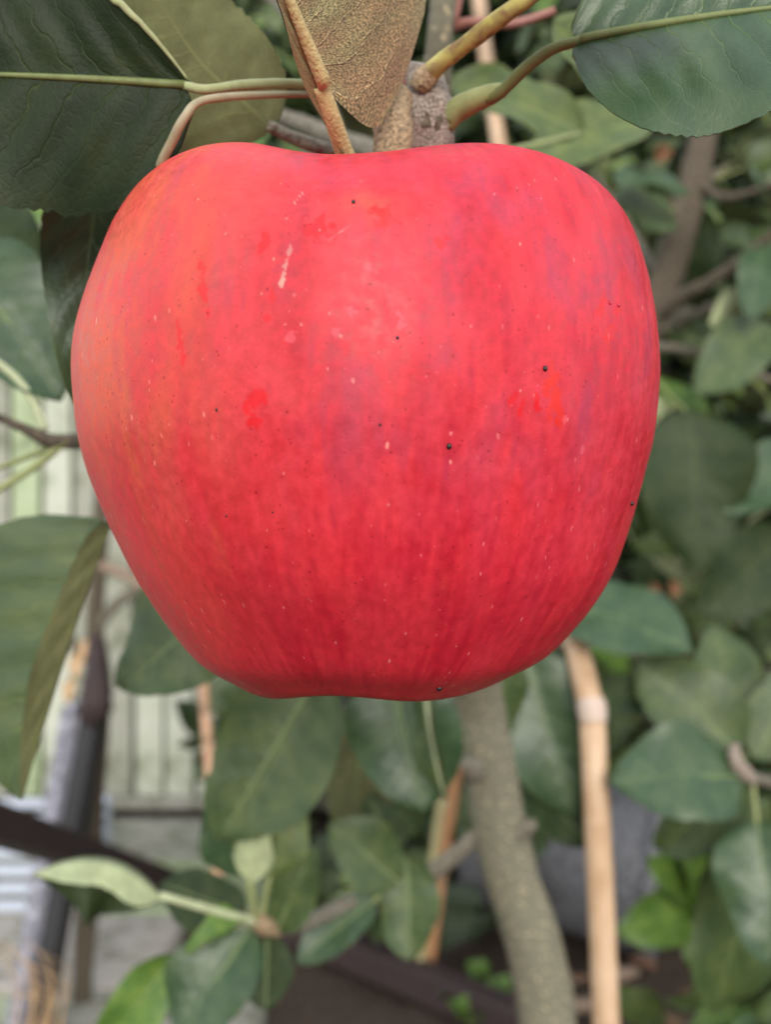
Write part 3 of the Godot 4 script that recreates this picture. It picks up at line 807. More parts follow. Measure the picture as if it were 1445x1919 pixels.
	leaf(tree, [520, 1740, 0.363], [590, 1585, 0.36], 100, Vector3(-0.3, 0.2, 1), 0.06, {"phase": 0.1, "wave": 0.05, "top": M.leaf, "fl": 0.35, "fr": 0.25}, [[500, 1735, 0.362]])
	# second rosette, right of it
	leaf(tree, [745, 1650, 0.405], [615, 1545, 0.40], 130, Vector3(0.1, 0.4, 1), 0.06, {"phase": 2.8, "wave": 0.04, "top": M.leaf, "fl": 0.25, "fr": 0.3}, [[760, 1655, 0.415]])
	leaf(tree, [742, 1600, 0.41], [690, 1490, 0.42], 85, Vector3(0.2, 0.2, 1), 0.06, {"phase": 4.2, "wave": 0.07, "top": M.leaf_dark, "fl": 0.25, "fr": 0.3}, [[755, 1655, 0.415]])
	leaf(tree, [762, 1610, 0.41], [768, 1800, 0.395], 120, Vector3(-0.2, 0.3, 1), 0.05, {"phase": 5.6, "wave": 0.09, "top": M.leaf, "fl": 0.2, "fr": 0.2}, [[765, 1650, 0.415]])
	leaf(tree, [700, 1690, 0.40], [555, 1805, 0.385], 90, Vector3(-0.1, 0.6, 0.8), 0.08, {"phase": 0.7, "wave": 0.05, "top": M.leaf_blue, "fl": 0.3, "fr": 0.3}, [[715, 1672, 0.405]])
	leaf(tree, [655, 1665, 0.40], [575, 1715, 0.40], 55, Vector3(0.1, 0.5, 1), 0.05, {"phase": 2.0, "wave": 0.08, "top": M.leaf_dark, "fl": 0.3, "fr": 0.3}, [[675, 1685, 0.402]])
	leaf(tree, [600, 1330, 0.52], [655, 1470, 0.52], 75, Vector3(0.2, 0.4, 1), 0.05, {"phase": 3.4, "wave": 0.04, "top": M.leaf_fresh, "fl": 0.2, "fr": 0.3}, [[610, 1240, 0.40]])
	leaf(tree, [640, 1360, 0.53], [575, 1440, 0.52], 60, Vector3(-0.2, 0.5, 1), 0.05, {"phase": 4.8, "wave": 0.07, "top": M.leaf_fresh, "fl": 0.2, "fr": 0.3}, [[610, 1240, 0.40]])
	leaf(tree, [690, 1330, 0.47], [650, 1570, 0.48], 165, Vector3(0.2, 0.2, -1), 0.05, {"phase": 6.2, "wave": 0.09, "top": M.leaf, "under": M.under_olive, "fl": 0.2, "fr": 0.2}, [[700, 1180, 0.37]])
	# red stalked shoot above the spur, and soft leaves behind it
	part("stalk", tube([at(826, 80, 0.226), at(850, 35, 0.222), at(865, -30, 0.22)], [0.0013, 0.0011, 0.001], 8), M.stalk_red, tree)
	part("stalk", tube([at(828, 62, 0.226), at(880, 42, 0.222), at(960, 45, 0.22), at(1040, 20, 0.22)], [0.0014, 0.0011, 0.001, 0.0009], 8), M.stalk_red, tree)
	part("stalk", tube([at(826, 70, 0.226), at(838, 20, 0.224), at(832, -40, 0.222)], [0.0012, 0.001, 0.001], 8), M.stalk_red, tree)
	leaf(tree, [1090, 250, 0.33], [835, 150, 0.31], 135, Vector3(0.1, 0.4, 1), 0.05, {"phase": 0.4, "wave": 0.09, "top": M.leaf_olive, "fl": 0.2, "fr": 0.3}, [[880, 300, 0.28]])
	leaf(tree, [1000, 300, 0.36], [1230, 215, 0.38], 130, Vector3(0.1, 0.3, 1), 0.05, {"phase": 1.8, "wave": 0.05, "top": M.leaf_olive, "fl": 0.2, "fr": 0.3}, [[880, 300, 0.28]])
	leaf(tree, [1040, 40, 0.222], [1130, 150, 0.23], 110, Vector3(0.2, 0.2, 1), 0.05, {"phase": 3.2, "wave": 0.08, "top": M.leaf_olive, "fl": 0.2, "fr": 0.3, "rib": false})
	leaf(tree, [360, 330, 0.30], [520, 225, 0.31], 120, Vector3(-0.1, 0.5, 1), 0.05, {"phase": 4.6, "wave": 0.04, "top": M.leaf_fresh, "fl": 0.2, "fr": 0.3, "rib": false})
	leaf(tree, [640, -60, 0.26], [700, 120, 0.28], 130, Vector3(-0.1, 0.5, 1), 0.05, {"phase": 5.9, "wave": 0.07, "top": M.leaf, "fl": 0.2, "fr": 0.3, "rib": false})
	part("twig", tube([at(815, 330, 0.25), at(650, 265, 0.27), at(520, 215, 0.29), at(430, 190, 0.31)], [0.0028, 0.0026, 0.002, 0.0014], 9, 0.2, 0.006), M.bark_grey, tree)
	rng.seed = 5
	twig(tree, at(640, 262, 0.27), at(420, -60, 0.36), 0.0018, 7, M.bark_grey)

func build_back_trees() -> void:
	# tree behind the right shoulder of the apple
	var t := thing("apple_tree", "grey brown stemmed apple tree leaning up behind the apple's right shoulder", "tree", at(1060, 2340, 0.71) * Vector3(1, 0, 1))
	part("trunk", tube([at(1060, 2340, 0.71), at(1010, 1900, 0.70), at(955, 1500, 0.68), at(1010, 1150, 0.65), at(1130, 850, 0.63), at(1195, 650, 0.62), at(1245, 530, 0.62), at(1285, 400, 0.62), at(1318, 260, 0.62), at(1350, 60, 0.62), at(1380, -250, 0.63)], [0.015, 0.0145, 0.014, 0.0125, 0.011, 0.0102, 0.0098, 0.0095, 0.0085, 0.0075, 0.005], 16, 0.22, 0.014), M.bark_dark, t)
	part("branch", tube([at(1215, 600, 0.62), at(1280, 555, 0.60), at(1345, 520, 0.58), at(1460, 430, 0.56)], [0.006, 0.0045, 0.0035, 0.0025], 10, 0.2, 0.01), M.bark_dark, t)
	part("branch", tube([at(1215, 620, 0.62), at(1320, 580, 0.64), at(1400, 600, 0.66), at(1500, 610, 0.68)], [0.006, 0.0045, 0.0035, 0.0025], 10, 0.2, 0.01), M.bark_grey, t)
	part("branch", tube([at(1190, 660, 0.62), at(1130, 420, 0.60), at(1090, 320, 0.55), at(1150, 270, 0.5), at(1230, 215, 0.46)], [0.005, 0.004, 0.0036, 0.0032, 0.0024], 10, 0.2, 0.01), M.bark_grey, t)
	part("branch", tube([at(1300, 330, 0.62), at(1360, 370, 0.60), at(1450, 345, 0.58)], [0.003, 0.0024, 0.0018], 8, 0.2, 0.01), M.bark_dark, t)
	for q in [[1245, 285], [1262, 388], [1235, 290], [1262, 1102], [1225, 1108], [1195, 640]]:
		part("withered_leaf", blade(at(q[0], q[1] - 14, 0.7), at(q[0] + 6, q[1], 0.69), at(q[0] - 4, q[1] + 16, 0.69), Vector3(0.3, 0.4, 1), 0.009, {"top": M.withered, "under": M.withered, "ns": 8, "nu": 4, "curl": 0.6}), null, t)
	# leaves that can be told apart
	leaf(t, [1285, 770, 0.55], [1325, 1075, 0.54], 215, Vector3(-0.1, 0.15, 1), 0.05, {"phase": 2.7, "wave": 0.09, "top": M.leaf_dark, "fl": 0.15, "fr": 0.2, "a": 0.5, "b": 0.78, "rib": false}, [[1200, 680, 0.62]])
	leaf(t, [1445, 610, 0.56], [1300, 735, 0.54], 120, Vector3(0.1, 0.3, 1), 0.05, {"phase": 4.1, "wave": 0.05, "top": M.leaf, "fl": 0.2, "fr": 0.2, "rib": false})
	leaf(t, [1500, 850, 0.56], [1350, 960, 0.54], 130, Vector3(0, 0.5, 1), 0.05, {"phase": 5.5, "wave": 0.08, "top": M.leaf_blue, "fl": 0.3, "fr": 0.2, "rib": false})
	leaf(t, [1470, 1010, 0.56], [1310, 1150, 0.54], 150, Vector3(0.1, 0.1, 1), 0.05, {"phase": 0.6, "wave": 0.04, "top": M.leaf_dark, "fl": 0.2, "fr": 0.2, "rib": false})
	leaf(t, [1190, 1020, 0.60], [1330, 1035, 0.58], 85, Vector3(0.1, 0.7, 0.8), 0.06, {"phase": 1.9, "wave": 0.07, "top": M.leaf_olive, "under": M.under_olive, "fl": 0.2, "fr": 0.2, "rib": false}, [[1120, 880, 0.63]])
	leaf(t, [1470, 420, 0.56], [1365, 280, 0.53], 90, Vector3(-0.2, 0.8, 0.7), 0.06, {"phase": 3.3, "wave": 0.09, "top": M.leaf_blue, "fl": 0.2, "fr": 0.2, "rib": false})
	leaf(t, [1440, 460, 0.56], [1405, 600, 0.54], 90, Vector3(-0.1, 0.7, 0.9), 0.06, {"phase": 4.7, "wave": 0.05, "top": M.leaf_blue, "fl": 0.2, "fr": 0.2, "rib": false})
	leaf(t, [1290, 360, 0.58], [1150, 335, 0.55], 80, Vector3(-0.1, 0.6, 0.8), 0.06, {"phase": 6.0, "wave": 0.08, "top": M.leaf_blue, "fl": 0.2, "fr": 0.2, "rib": false})
	leaf(t, [1430, 540, 0.58], [1330, 610, 0.56], 60, Vector3(-0.3, 0.3, -1), 0.1, {"phase": 1.1, "wave": 0.04, "top": M.leaf, "under": M.under_pale, "fl": 0.3, "fr": 0.3, "rib": false})
	leaf(t, [1220, 750, 0.58], [1265, 815, 0.58], 60, Vector3(0.3, 0.3, -1), 0.1, {"phase": 2.5, "wave": 0.07, "top": M.leaf, "under": M.under_pale, "fl": 0.3, "fr": 0.3, "rib": false}, [[1165, 740, 0.625]])
	rng.seed = 11
	for q in [[1340, 120, 0.62, 1120, -40, 0.70], [1330, 200, 0.62, 1120, 110, 0.75], [1350, 60, 0.62, 1560, -60, 0.70], [1300, 330, 0.62, 1130, 420, 0.80], [1290, 390, 0.62, 1500, 250, 0.72], [1245, 530, 0.62, 1080, 260, 0.85], [1220, 600, 0.62, 1420, 700, 0.78], [1195, 650, 0.62, 1360, 860, 0.80], [1130, 850, 0.63, 1420, 980, 0.82], [1010, 1150, 0.65, 1260, 1180, 0.80], [1130, 850, 0.63, 900, 500, 0.85], [1370, -150, 0.62, 950, -120, 0.72], [1345, 520, 0.58, 1600, 480, 0.66], [1000, 1200, 0.65, 1400, 1330, 0.95], [1195, 650, 0.62, 1560, 760, 0.62], [970, 1350, 0.67, 760, 1350, 0.90]]:
		twig(t, at(q[0], q[1], q[2]), at(q[3], q[4], q[5]), 0.0035, 15, M.bark_grey)

	# tree just outside the frame at the right, its shoots reach in
	var s := thing("apple_tree", "apple tree at the right edge with broad blue green leaves round a tan spur", "tree", at(1700, 2500, 0.64) * Vector3(1, 0, 1))
	part("trunk", tube([at(1700, 2500, 0.64), at(1660, 1900, 0.63), at(1640, 1450, 0.62), at(1660, 900, 0.62), at(1700, 300, 0.64), at(1690, -200, 0.66)], [0.015, 0.014, 0.0125, 0.011, 0.008, 0.005], 14, 0.2, 0.014), M.bark_dark, s)
	part("shoot", tube([at(1645, 1500, 0.62), at(1560, 1470, 0.56), at(1460, 1468, 0.48), at(1405, 1452, 0.455), at(1372, 1420, 0.45)], [0.005, 0.0036, 0.0028, 0.0024, 0.002], 10, 0.3, 0.008), M.bark_grey, s)
	part("spur", tube([at(1412, 1462, 0.455), at(1385, 1435, 0.45), at(1375, 1395, 0.45)], [0.0028, 0.0036, 0.002], 12, 0.4, 0.006), M.spur_grey, s)
	leaf(s, [1385, 1455, 0.45], [1140, 1465, 0.43], 190, Vector3(-0.1, 0.55, 1), 0.06, {"phase": 3.6, "wave": 0.07, "top": M.leaf_blue, "fl": 0.2, "fr": 0.25, "a": 0.5, "b": 0.78, "curl": -0.2})
	leaf(s, [1420, 1545, 0.445], [1445, 1810, 0.43], 190, Vector3(-0.3, 0.3, 1), 0.08, {"phase": 5.0, "wave": 0.09, "top": M.leaf_blue, "fl": 0.25, "fr": 0.3, "curl": -0.2, "a": 0.5, "b": 0.78}, [[1412, 1462, 0.455]])
	leaf(s, [1380, 1405, 0.46], [1190, 1235, 0.47], 165, Vector3(-0.2, 0.35, 1), 0.05, {"phase": 0.1, "wave": 0.05, "top": M.leaf, "fl": 0.2, "fr": 0.2, "a": 0.5, "b": 0.78})
	leaf(s, [1400, 1410, 0.47], [1340, 1170, 0.50], 140, Vector3(-0.1, 0.2, 1), 0.05, {"phase": 1.5, "wave": 0.08, "top": M.leaf, "fl": 0.2, "fr": 0.2}, [[1385, 1430, 0.455]])
	leaf(s, [1420, 1420, 0.46], [1510, 1230, 0.47], 120, Vector3(-0.2, 0.3, 1), 0.05, {"phase": 2.8, "wave": 0.04, "top": M.leaf, "fl": 0.2, "fr": 0.2})
	leaf(s, [1400, 1470, 0.47], [1230, 1590, 0.49], 130, Vector3(-0.1, 0.4, 1), 0.05, {"phase": 4.2, "wave": 0.07, "top": M.leaf, "fl": 0.2, "fr": 0.2})
	leaf(s, [1440, 1500, 0.50], [1340, 1900, 0.52], 190, Vector3(-0.2, 0.3, 1), 0.05, {"phase": 5.6, "wave": 0.09, "top": M.leaf, "fl": 0.2, "fr": 0.2})
	rng.seed = 23
	for q in [[1640, 1450, 0.62, 1250, 1290, 0.75], [1650, 1100, 0.62, 1330, 1150, 0.74], [1660, 900, 0.62, 1380, 960, 0.70], [1680, 600, 0.63, 1400, 640, 0.74], [1700, 300, 0.64, 1380, 200, 0.75], [1640, 1550, 0.62, 1420, 1700, 0.72], [1645, 1300, 0.62, 1200, 1400, 0.85], [1690, -100, 0.66, 1350, -60, 0.80], [1660, 1000, 0.62, 1300, 1080, 0.90], [1655, 1750, 0.63, 1440, 1850, 0.70], [1640, 1450, 0.62, 1850, 1200, 0.7], [1690, 300, 0.64, 1900, 200, 0.7], [1650, 1800, 0.63, 1270, 1930, 0.78], [1655, 1850, 0.63, 1380, 1990, 0.6]]:
		twig(s, at(q[0], q[1], q[2]), at(q[3], q[4], q[5]), 0.0035, 19, M.bark_grey)

func build_low_plants() -> void:
	# bright young plant with broad leaflets at the lower right
	var p := thing("leafy_plant", "bright green young plant with broad pointed leaflets beside the grey pot", "plant", at(1340, 2160, 0.82) * Vector3(1, 0, 1))
	part("stem", tube([at(1340, 2160, 0.82), at(1350, 1950, 0.80), at(1322, 1712, 0.76)], [0.003, 0.0025, 0.002], 8), M.stalk, p)
	for q in [[1322, 1705, 1158, 1748, 110, 0.1], [1325, 1715, 1362, 1890, 120, -0.1], [1320, 1700, 1290, 1545, 105, 0.2], [1330, 1700, 1430, 1640, 90, 0.0], [1320, 1690, 1215, 1610, 90, 0.0]]:
		leaf(p, [q[0], q[1], 0.76], [q[2], q[3], 0.73], q[4], Vector3(q[5], 0.6, 0.9), 0.06, {"phase": 0.4, "wave": 0.09, "top": M.leaf_fresh, "fl": 0.2, "fr": 0.25, "rib": false, "a": 0.6, "b": 0.78})
	# tiny weeds in front of the pot
	rng.seed = 61
	for k in 7:
		var spot: Array = [[872, 1858], [925, 1880], [945, 1868], [900, 1835], [965, 1900], [852, 1875], [880, 1905]][k]
		var d: float = EYE * FOCAL / (spot[1] + 18.0 - 959.5)
		var where := at(spot[0], spot[1] + 18.0, d)
		var label: String = ["bright green weed left of the trunk, by the stake foot", "bright green weed close against the trunk", "topmost weed beside the trunk", "small weed behind the timber edging, upper of the cluster", "lowest weed, partly behind the trunk", "leftmost weed of the cluster by the edging", "weed touching the dark timber edging"][k]
		var w := thing("weed", label, "weed", where, "small weeds by the timber edging")
		for j in 6:
			var away := Vector3(rng.randf_range(-1, 1), rng.randf_range(0.5, 1.3), rng.randf_range(-1, 1)).normalized()
			var p0 := where + away * 0.006
			part("leaf", blade(p0, p0 + away * 0.012 + Vector3(0, 0.003, 0), p0 + away * 0.024, Vector3(0, 1, 0.4), 0.013, {"top": M.leaf_fresh, "under": M.leaf_fresh, "ns": 8, "nu": 4, "ser": 0.0, "a": 0.6, "b": 0.5}), null, w)
			part("stem", tube([where, p0], [0.0007, 0.0006], 5, 0.0, 0.01, 2), M.stalk, w)

# ---------------------------------------------------------------- garden furniture
func cane(label: String, points: Array, radii: Array, rings: Array, m: Material, ring_m: Material, called := "bamboo_cane") -> void:
	# points and radii along it, and the numbers of the points where a node sits
	var foot: Vector3 = points[0]
	var c := thing(called, label, "cane", foot * Vector3(1, 0, 1), "canes in the bed")
	var cuts := [0] + rings + [points.size() - 1]
	for k in cuts.size() - 1:
		part("internode", tube(points.slice(cuts[k], cuts[k + 1] + 1), radii.slice(cuts[k], cuts[k + 1] + 1), 20, 0.03, 0.01, 3), m, c)
	for k in rings:
		var p: Vector3 = points[k]
		var t: Vector3 = (points[k + 1] - points[k - 1]).normalized()
		var r: float = radii[k]
		part("node_ring", tube([p - t * r * 0.9, p - t * r * 0.35, p + t * r * 0.3, p + t * r * 0.9], [r * 1.02, r * 1.10, r * 1.13, r * 1.01], 20, 0.04, 0.004, 4), ring_m, c)

func build_canes() -> void:
	cane("thick tan bamboo cane with pale ring standing right of the trunk", [at(1150, 3230, 0.44), at(1143, 2450, 0.44), at(1138, 1960, 0.44), at(1110, 1332, 0.445), at(1050, 1040, 0.50), at(960, 420, 0.68), at(925, 200, 0.76), at(905, 60, 0.82), at(880, -160, 0.92)],
		[0.0061, 0.0060, 0.0058, 0.0056, 0.0056, 0.0055, 0.0055, 0.0054, 0.0053], [1, 3, 5, 7], M.cane, M.cane_ring)
	cane("thin orange brown cane leaning behind the leaves left of the trunk", [at(800, 1838, 1.118), at(826, 1645, 1.13), at(852, 1470, 1.14), at(890, 1200, 1.16), at(930, 900, 1.18)], [0.0062, 0.0062, 0.006, 0.006, 0.0055], [1, 3], M.cane_orange, M.cane_dark)
	cane("pale greenish cane against the left side of the orange one", [at(782, 1850, 1.10), at(808, 1645, 1.11), at(832, 1470, 1.12), at(870, 1200, 1.14), at(905, 950, 1.16)], [0.005, 0.005, 0.005, 0.005, 0.0045], [2], M.cane_pale, M.cane_dark)
	cane("pinkish tan cane by the pale wall at the lower left", [at(428, 1925, 1.02), at(412, 1700, 1.05), at(398, 1510, 1.08), at(384, 1330, 1.10), at(365, 1050, 1.14)], [0.0056, 0.0056, 0.0054, 0.005, 0.0045], [1, 2, 3], M.cane_tan, M.cane_dark)

func build_furniture() -> void:
	# grey post at the left with its dark strip, and the bare stem above it
	var foot := at(28, 1945, 0.998)
	var top := at(140, 1316, 0.998)
	var up := (top - foot).normalized()
	var turn := Basis(up.cross(Vector3.BACK).normalized(), up, Vector3.BACK).orthonormalized()
	var post := thing("metal_post", "leaning grey metal post with a dark strip down its right side", "post", foot * Vector3(1, 0, 1))
	var mid := (foot + top) * 0.5
	part("post", boxes([[mid, Vector3(0.019, (top - foot).length(), 0.03), turn]], 0.006), M.steel, post)
	part("dark_strip", boxes([[mid + turn.x * 0.0200, Vector3(0.020, (top - foot).length() + 0.004, 0.034), turn]], 0.005), M.rubber, post)
	var stem := thing("bare_shrub", "bare grey stemmed shrub rising behind the metal post", "shrub", at(150, 1900, 1.06) * Vector3(1, 0, 1))
	part("stem", tube([at(150, 1900, 1.06), at(185, 1320, 1.06), at(178, 1180, 1.06), at(186, 1000, 1.05), at(200, 700, 1.05)], [0.010, 0.011, 0.009, 0.008, 0.004], 10, 0.35, 0.02), M.bark_dark, stem)
	part("knot", tube([at(160, 1350, 0.985), at(180, 1318, 0.98), at(180, 1265, 1.0), at(178, 1200, 1.04)], [0.008, 0.015, 0.011, 0.007], 12, 0.5, 0.010), M.plank, stem)
	part("branch", tube([at(178, 1180, 1.06), at(225, 1125, 1.05), at(300, 1085, 1.04), at(360, 1000, 1.04)], [0.006, 0.0055, 0.005, 0.003], 8, 0.2, 0.02), M.bark_grey, stem)
	part("branch", tube([at(186, 1060, 1.05), at(230, 1075, 1.04), at(300, 1115, 1.03), at(400, 1120, 1.03)], [0.006, 0.0055, 0.0055, 0.003], 8, 0.2, 0.02), M.chip_pale, stem)
	part("branch", tube([at(182, 1240, 1.06), at(150, 1225, 1.05), at(120, 1160, 1.05)], [0.005, 0.004, 0.002], 8, 0.3, 0.02), M.bark_dark, stem)
	for q in [[150, 1228, 0.013], [136, 1275, 0.011], [163, 1200, 0.008]]:
		part("withered_leaf", blade(at(q[0], q[1], 1.05), at(q[0] - 12, q[1] + 12, 1.04), at(q[0] - 10, q[1] + 45, 1.04), Vector3(0.3, 0.3, 1), q[2], {"top": M.straw, "under": M.chip_pale, "ns": 10, "nu": 4, "curl": 0.6}), null, stem)

	# brown plank leaning down from the left
	var a := at(-260, 1463, 0.52)
	var b := at(372, 1672, 1.36)
	var ax := (b - a).normalized()
	var ay := (Vector3.UP - ax * ax.y).normalized()
	var plank := thing("wooden_plank", "dark brown plank slanting down across the foot of the metal post", "plank", Vector3(b.x, 0, b.z))
	part("board", boxes([[(a + b) * 0.5, Vector3((b - a).length(), 0.022, 0.03), Basis(ax, ay, ax.cross(ay))]], 0.002), M.plank, plank)
	part("stake", boxes([[Vector3(a.x + 0.012, a.y * 0.5 - 0.012, a.z + 0.0), Vector3(0.022, a.y - 0.02, 0.022)]], 0.002), M.plank, plank)

	# timber edging lying on the ground
	var c := at(505, 1742, 1.257)
	var d := at(1010, 1958, 0.985)
	c.y = 0.014
	d.y = 0.014
	ax = (d - c).normalized()
	var edge := thing("timber_edging", "dark brown timber edging lying along the bed at the bottom", "edging", Vector3((c.x + d.x) / 2, 0, (c.z + d.z) / 2))
	part("board", boxes([[(c + d) * 0.5, Vector3((d - c).length(), 0.034, 0.03), Basis(ax, Vector3.UP, ax.cross(Vector3.UP))]], 0.003), M.plank, edge)

	# grey plastic pot tipped on its side
	var pot := thing("plant_pot", "large grey plastic pot tipped on its side behind the cane", "pot", Vector3.ZERO)
	var wall := lathe([Vector2(0.0, 0.0), Vector2(0.05, 0.0), Vector2(0.079, 0.002), Vector2(0.082, 0.008), Vector2(0.096, 0.18), Vector2(0.0985, 0.215)], 56, 4)
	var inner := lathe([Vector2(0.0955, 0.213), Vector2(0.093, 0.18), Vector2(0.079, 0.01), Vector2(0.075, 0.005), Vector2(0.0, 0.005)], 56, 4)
	var rim := lathe([Vector2(0.0975, 0.208), Vector2(0.1045, 0.207), Vector2(0.1060, 0.212), Vector2(0.1055, 0.220), Vector2(0.100, 0.2215), Vector2(0.0950, 0.220), Vector2(0.0945, 0.212)], 56, 3)
	var dir := Vector3(0.93, -0.085, 0.36).normalized()
	var side := dir.cross(Vector3.UP).normalized()
	var frame := Basis(side, dir, side.cross(dir))
	var start := Vector3(at(905, 1700, 1.30).x, 0.1015, -1.30)
	pot.position = Vector3(start.x, 0, start.z)
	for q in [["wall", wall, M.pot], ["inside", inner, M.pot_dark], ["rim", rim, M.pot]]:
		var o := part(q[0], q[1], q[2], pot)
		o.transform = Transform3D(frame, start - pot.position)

	# pale board wall at the left and behind
	var wallthing := thing("board_wall", "pale weathered wall of narrow upright boards at the back left", "wall", Vector3(-0.5, 0, -1.78))
	rng.seed = 77
	var x := -1.7
	var shared := {}
	while x < 0.42:
		var wide := 0.052
		var k := rng.randi() % 5
		if not shared.has(k):
			shared[k] = boxes([[Vector3(0, 0.5, 0), Vector3(0.046, 1.0, 0.016)]], 0.002)
		var o := MeshInstance3D.new()
		o.name = "board"
		o.mesh = shared[k]
		o.material_override = M["board_%d" % k]
		wallthing.add_child(o, true)
		o.position = Vector3(x + 0.5, 0.02, rng.randf_range(-0.003, 0.003))
		x += wide
	part("rail", boxes([[Vector3(-0.64, 0.22, -1.80), Vector3(2.14, 0.05, 0.02)], [Vector3(-0.64, 0.84, -1.80), Vector3(2.14, 0.05, 0.02)]], 0.002), M.board_3, wallthing)
	part("backing", boxes([[Vector3(-0.64, 0.5, -1.825), Vector3(2.14, 1.0, 0.02)]], 0.0), M.board_3, wallthing)
	part("plinth", boxes([[Vector3(-0.64, 0.009, -1.785), Vector3(2.16, 0.018, 0.05)]], 0.003), M.slab_4, wallthing)

	# white crate on the paving at the far left
	var crate := thing("plastic_crate", "white slatted plastic crate on the paving at the left edge", "crate", Vector3(-0.53, 0, -1.30))
	for k in 4:
		part("slat", boxes([[Vector3(-0.53, 0.012 + k * 0.022, -1.30), Vector3(0.26, 0.013, 0.008)]], 0.002), M.white_plastic, crate)
		part("slat", boxes([[Vector3(-0.404, 0.012 + k * 0.022, -1.41), Vector3(0.008, 0.013, 0.212)]], 0.002), M.white_plastic, crate)
		part("slat", boxes([[Vector3(-0.656, 0.012 + k * 0.022, -1.41), Vector3(0.008, 0.013, 0.212)]], 0.002), M.white_plastic, crate)
		part("slat", boxes([[Vector3(-0.53, 0.012 + k * 0.022, -1.52), Vector3(0.26, 0.013, 0.008)]], 0.002), M.white_plastic, crate)
	for q in [[-0.654, -1.302], [-0.406, -1.302], [-0.654, -1.518], [-0.406, -1.518]]:
		part("corner_post", boxes([[Vector3(q[0], 0.045, q[1]), Vector3(0.016, 0.09, 0.016)]], 0.002), M.white_plastic, crate)

	# dry grass at the foot of the post
	var tuft := thing("dry_grass", "tuft of dry straw coloured grass at the lower left corner", "grass", at(40, 1990, 0.95) * Vector3(1, 0, 1))
	rng.seed = 31
	for k in 13:
		var p0 := Vector3(at(60, 1960, 0.96).x + rng.randf_range(-0.02, 0.02), 0.0, -0.95 + rng.randf_range(-0.02, 0.02))
		var tip := at(rng.randf_range(-60, 110), rng.randf_range(1745, 1880), 0.93 + rng.randf_range(-0.04, 0.04))
		part("grass_blade", tube([p0, p0.lerp(tip, 0.5) + Vector3(0.02, 0.025, 0), tip], [0.0011, 0.0009, 0.0004], 4, 0.0, 0.01, 4), M.straw, tuft)

# ---------------------------------------------------------------- ground and hedge
func build_ground() -> void:
	var relief := noise(6.0, 4, FastNoiseLite.TYPE_SIMPLEX, 81)
	var st := SurfaceTool.new()
	st.begin(Mesh.PRIMITIVE_TRIANGLES)
	# fine near the bed, coarse towards the horizon
	var steps := []
	for k in 61:
		var t := (k - 30) / 30.0
		steps.append(signf(t) * (absf(t) * 1.2 + pow(absf(t), 9.0) * 60.0))
	var n := steps.size()
	for i in n:
		for j in n:
			var p := Vector3(steps[j], 0.0, steps[i] - 1.0)
			p.y = relief.get_noise_2d(p.x, p.z) * 0.012 - 0.016
			st.add_vertex(p)
	for i in n - 1:
		for j in n - 1:
			var a := i * n + j
			for x in [a, a + 1, a + n, a + 1, a + n + 1, a + n]:
				st.add_index(x)
	st.generate_normals()
	var g := part("ground", st.commit(), M.soil, self)
	g.set_meta("kind", "structure")
	var path := Node3D.new()
	path.name = "path"
	add_child(path)
	path.set_meta("kind", "structure")
	rng.seed = 91
	for i in 5:
		for j in 7:
			var k := rng.randi() % 5
			var y := rng.randf_range(-0.0015, 0.0015)
			part("paving_slab", boxes([[Vector3(-0.36 - j * 0.248 + (0.12 if i % 2 else 0.0), -0.006 + y, -0.78 - i * 0.205), Vector3(0.24, 0.024, 0.197)]], 0.004), M["slab_%d" % k], path)
	# bark and twig litter under the pot
	rng.seed = 93
	for k in 16:
		var x := rng.randf_range(0.10, 0.42)
		var z := -rng.randf_range(0.98, 1.16)
		var size := Vector3(rng.randf_range(0.012, 0.03), rng.randf_range(0.004, 0.009), rng.randf_range(0.03, 0.07))
		var o := part("bark_chip", tube([Vector3(-size.z / 2, 0, 0), Vector3(0, size.y * 0.4, 0), Vector3(size.z / 2, 0, 0)], [size.y * 0.6, size.y, size.y * 0.5], 7, 0.5, 0.006, 3), M.chip if k % 3 else M.chip_pale, self)
		o.name = numbered("bark_chip")
		o.position = Vector3(x, 0.002, z)
		o.rotation.y = rng.randf_range(0, TAU)
		o.set_meta("label", "piece of brown bark lying on the soil under the pot")
		o.set_meta("category", "bark chip")
		o.set_meta("group", "bark chips on the soil")

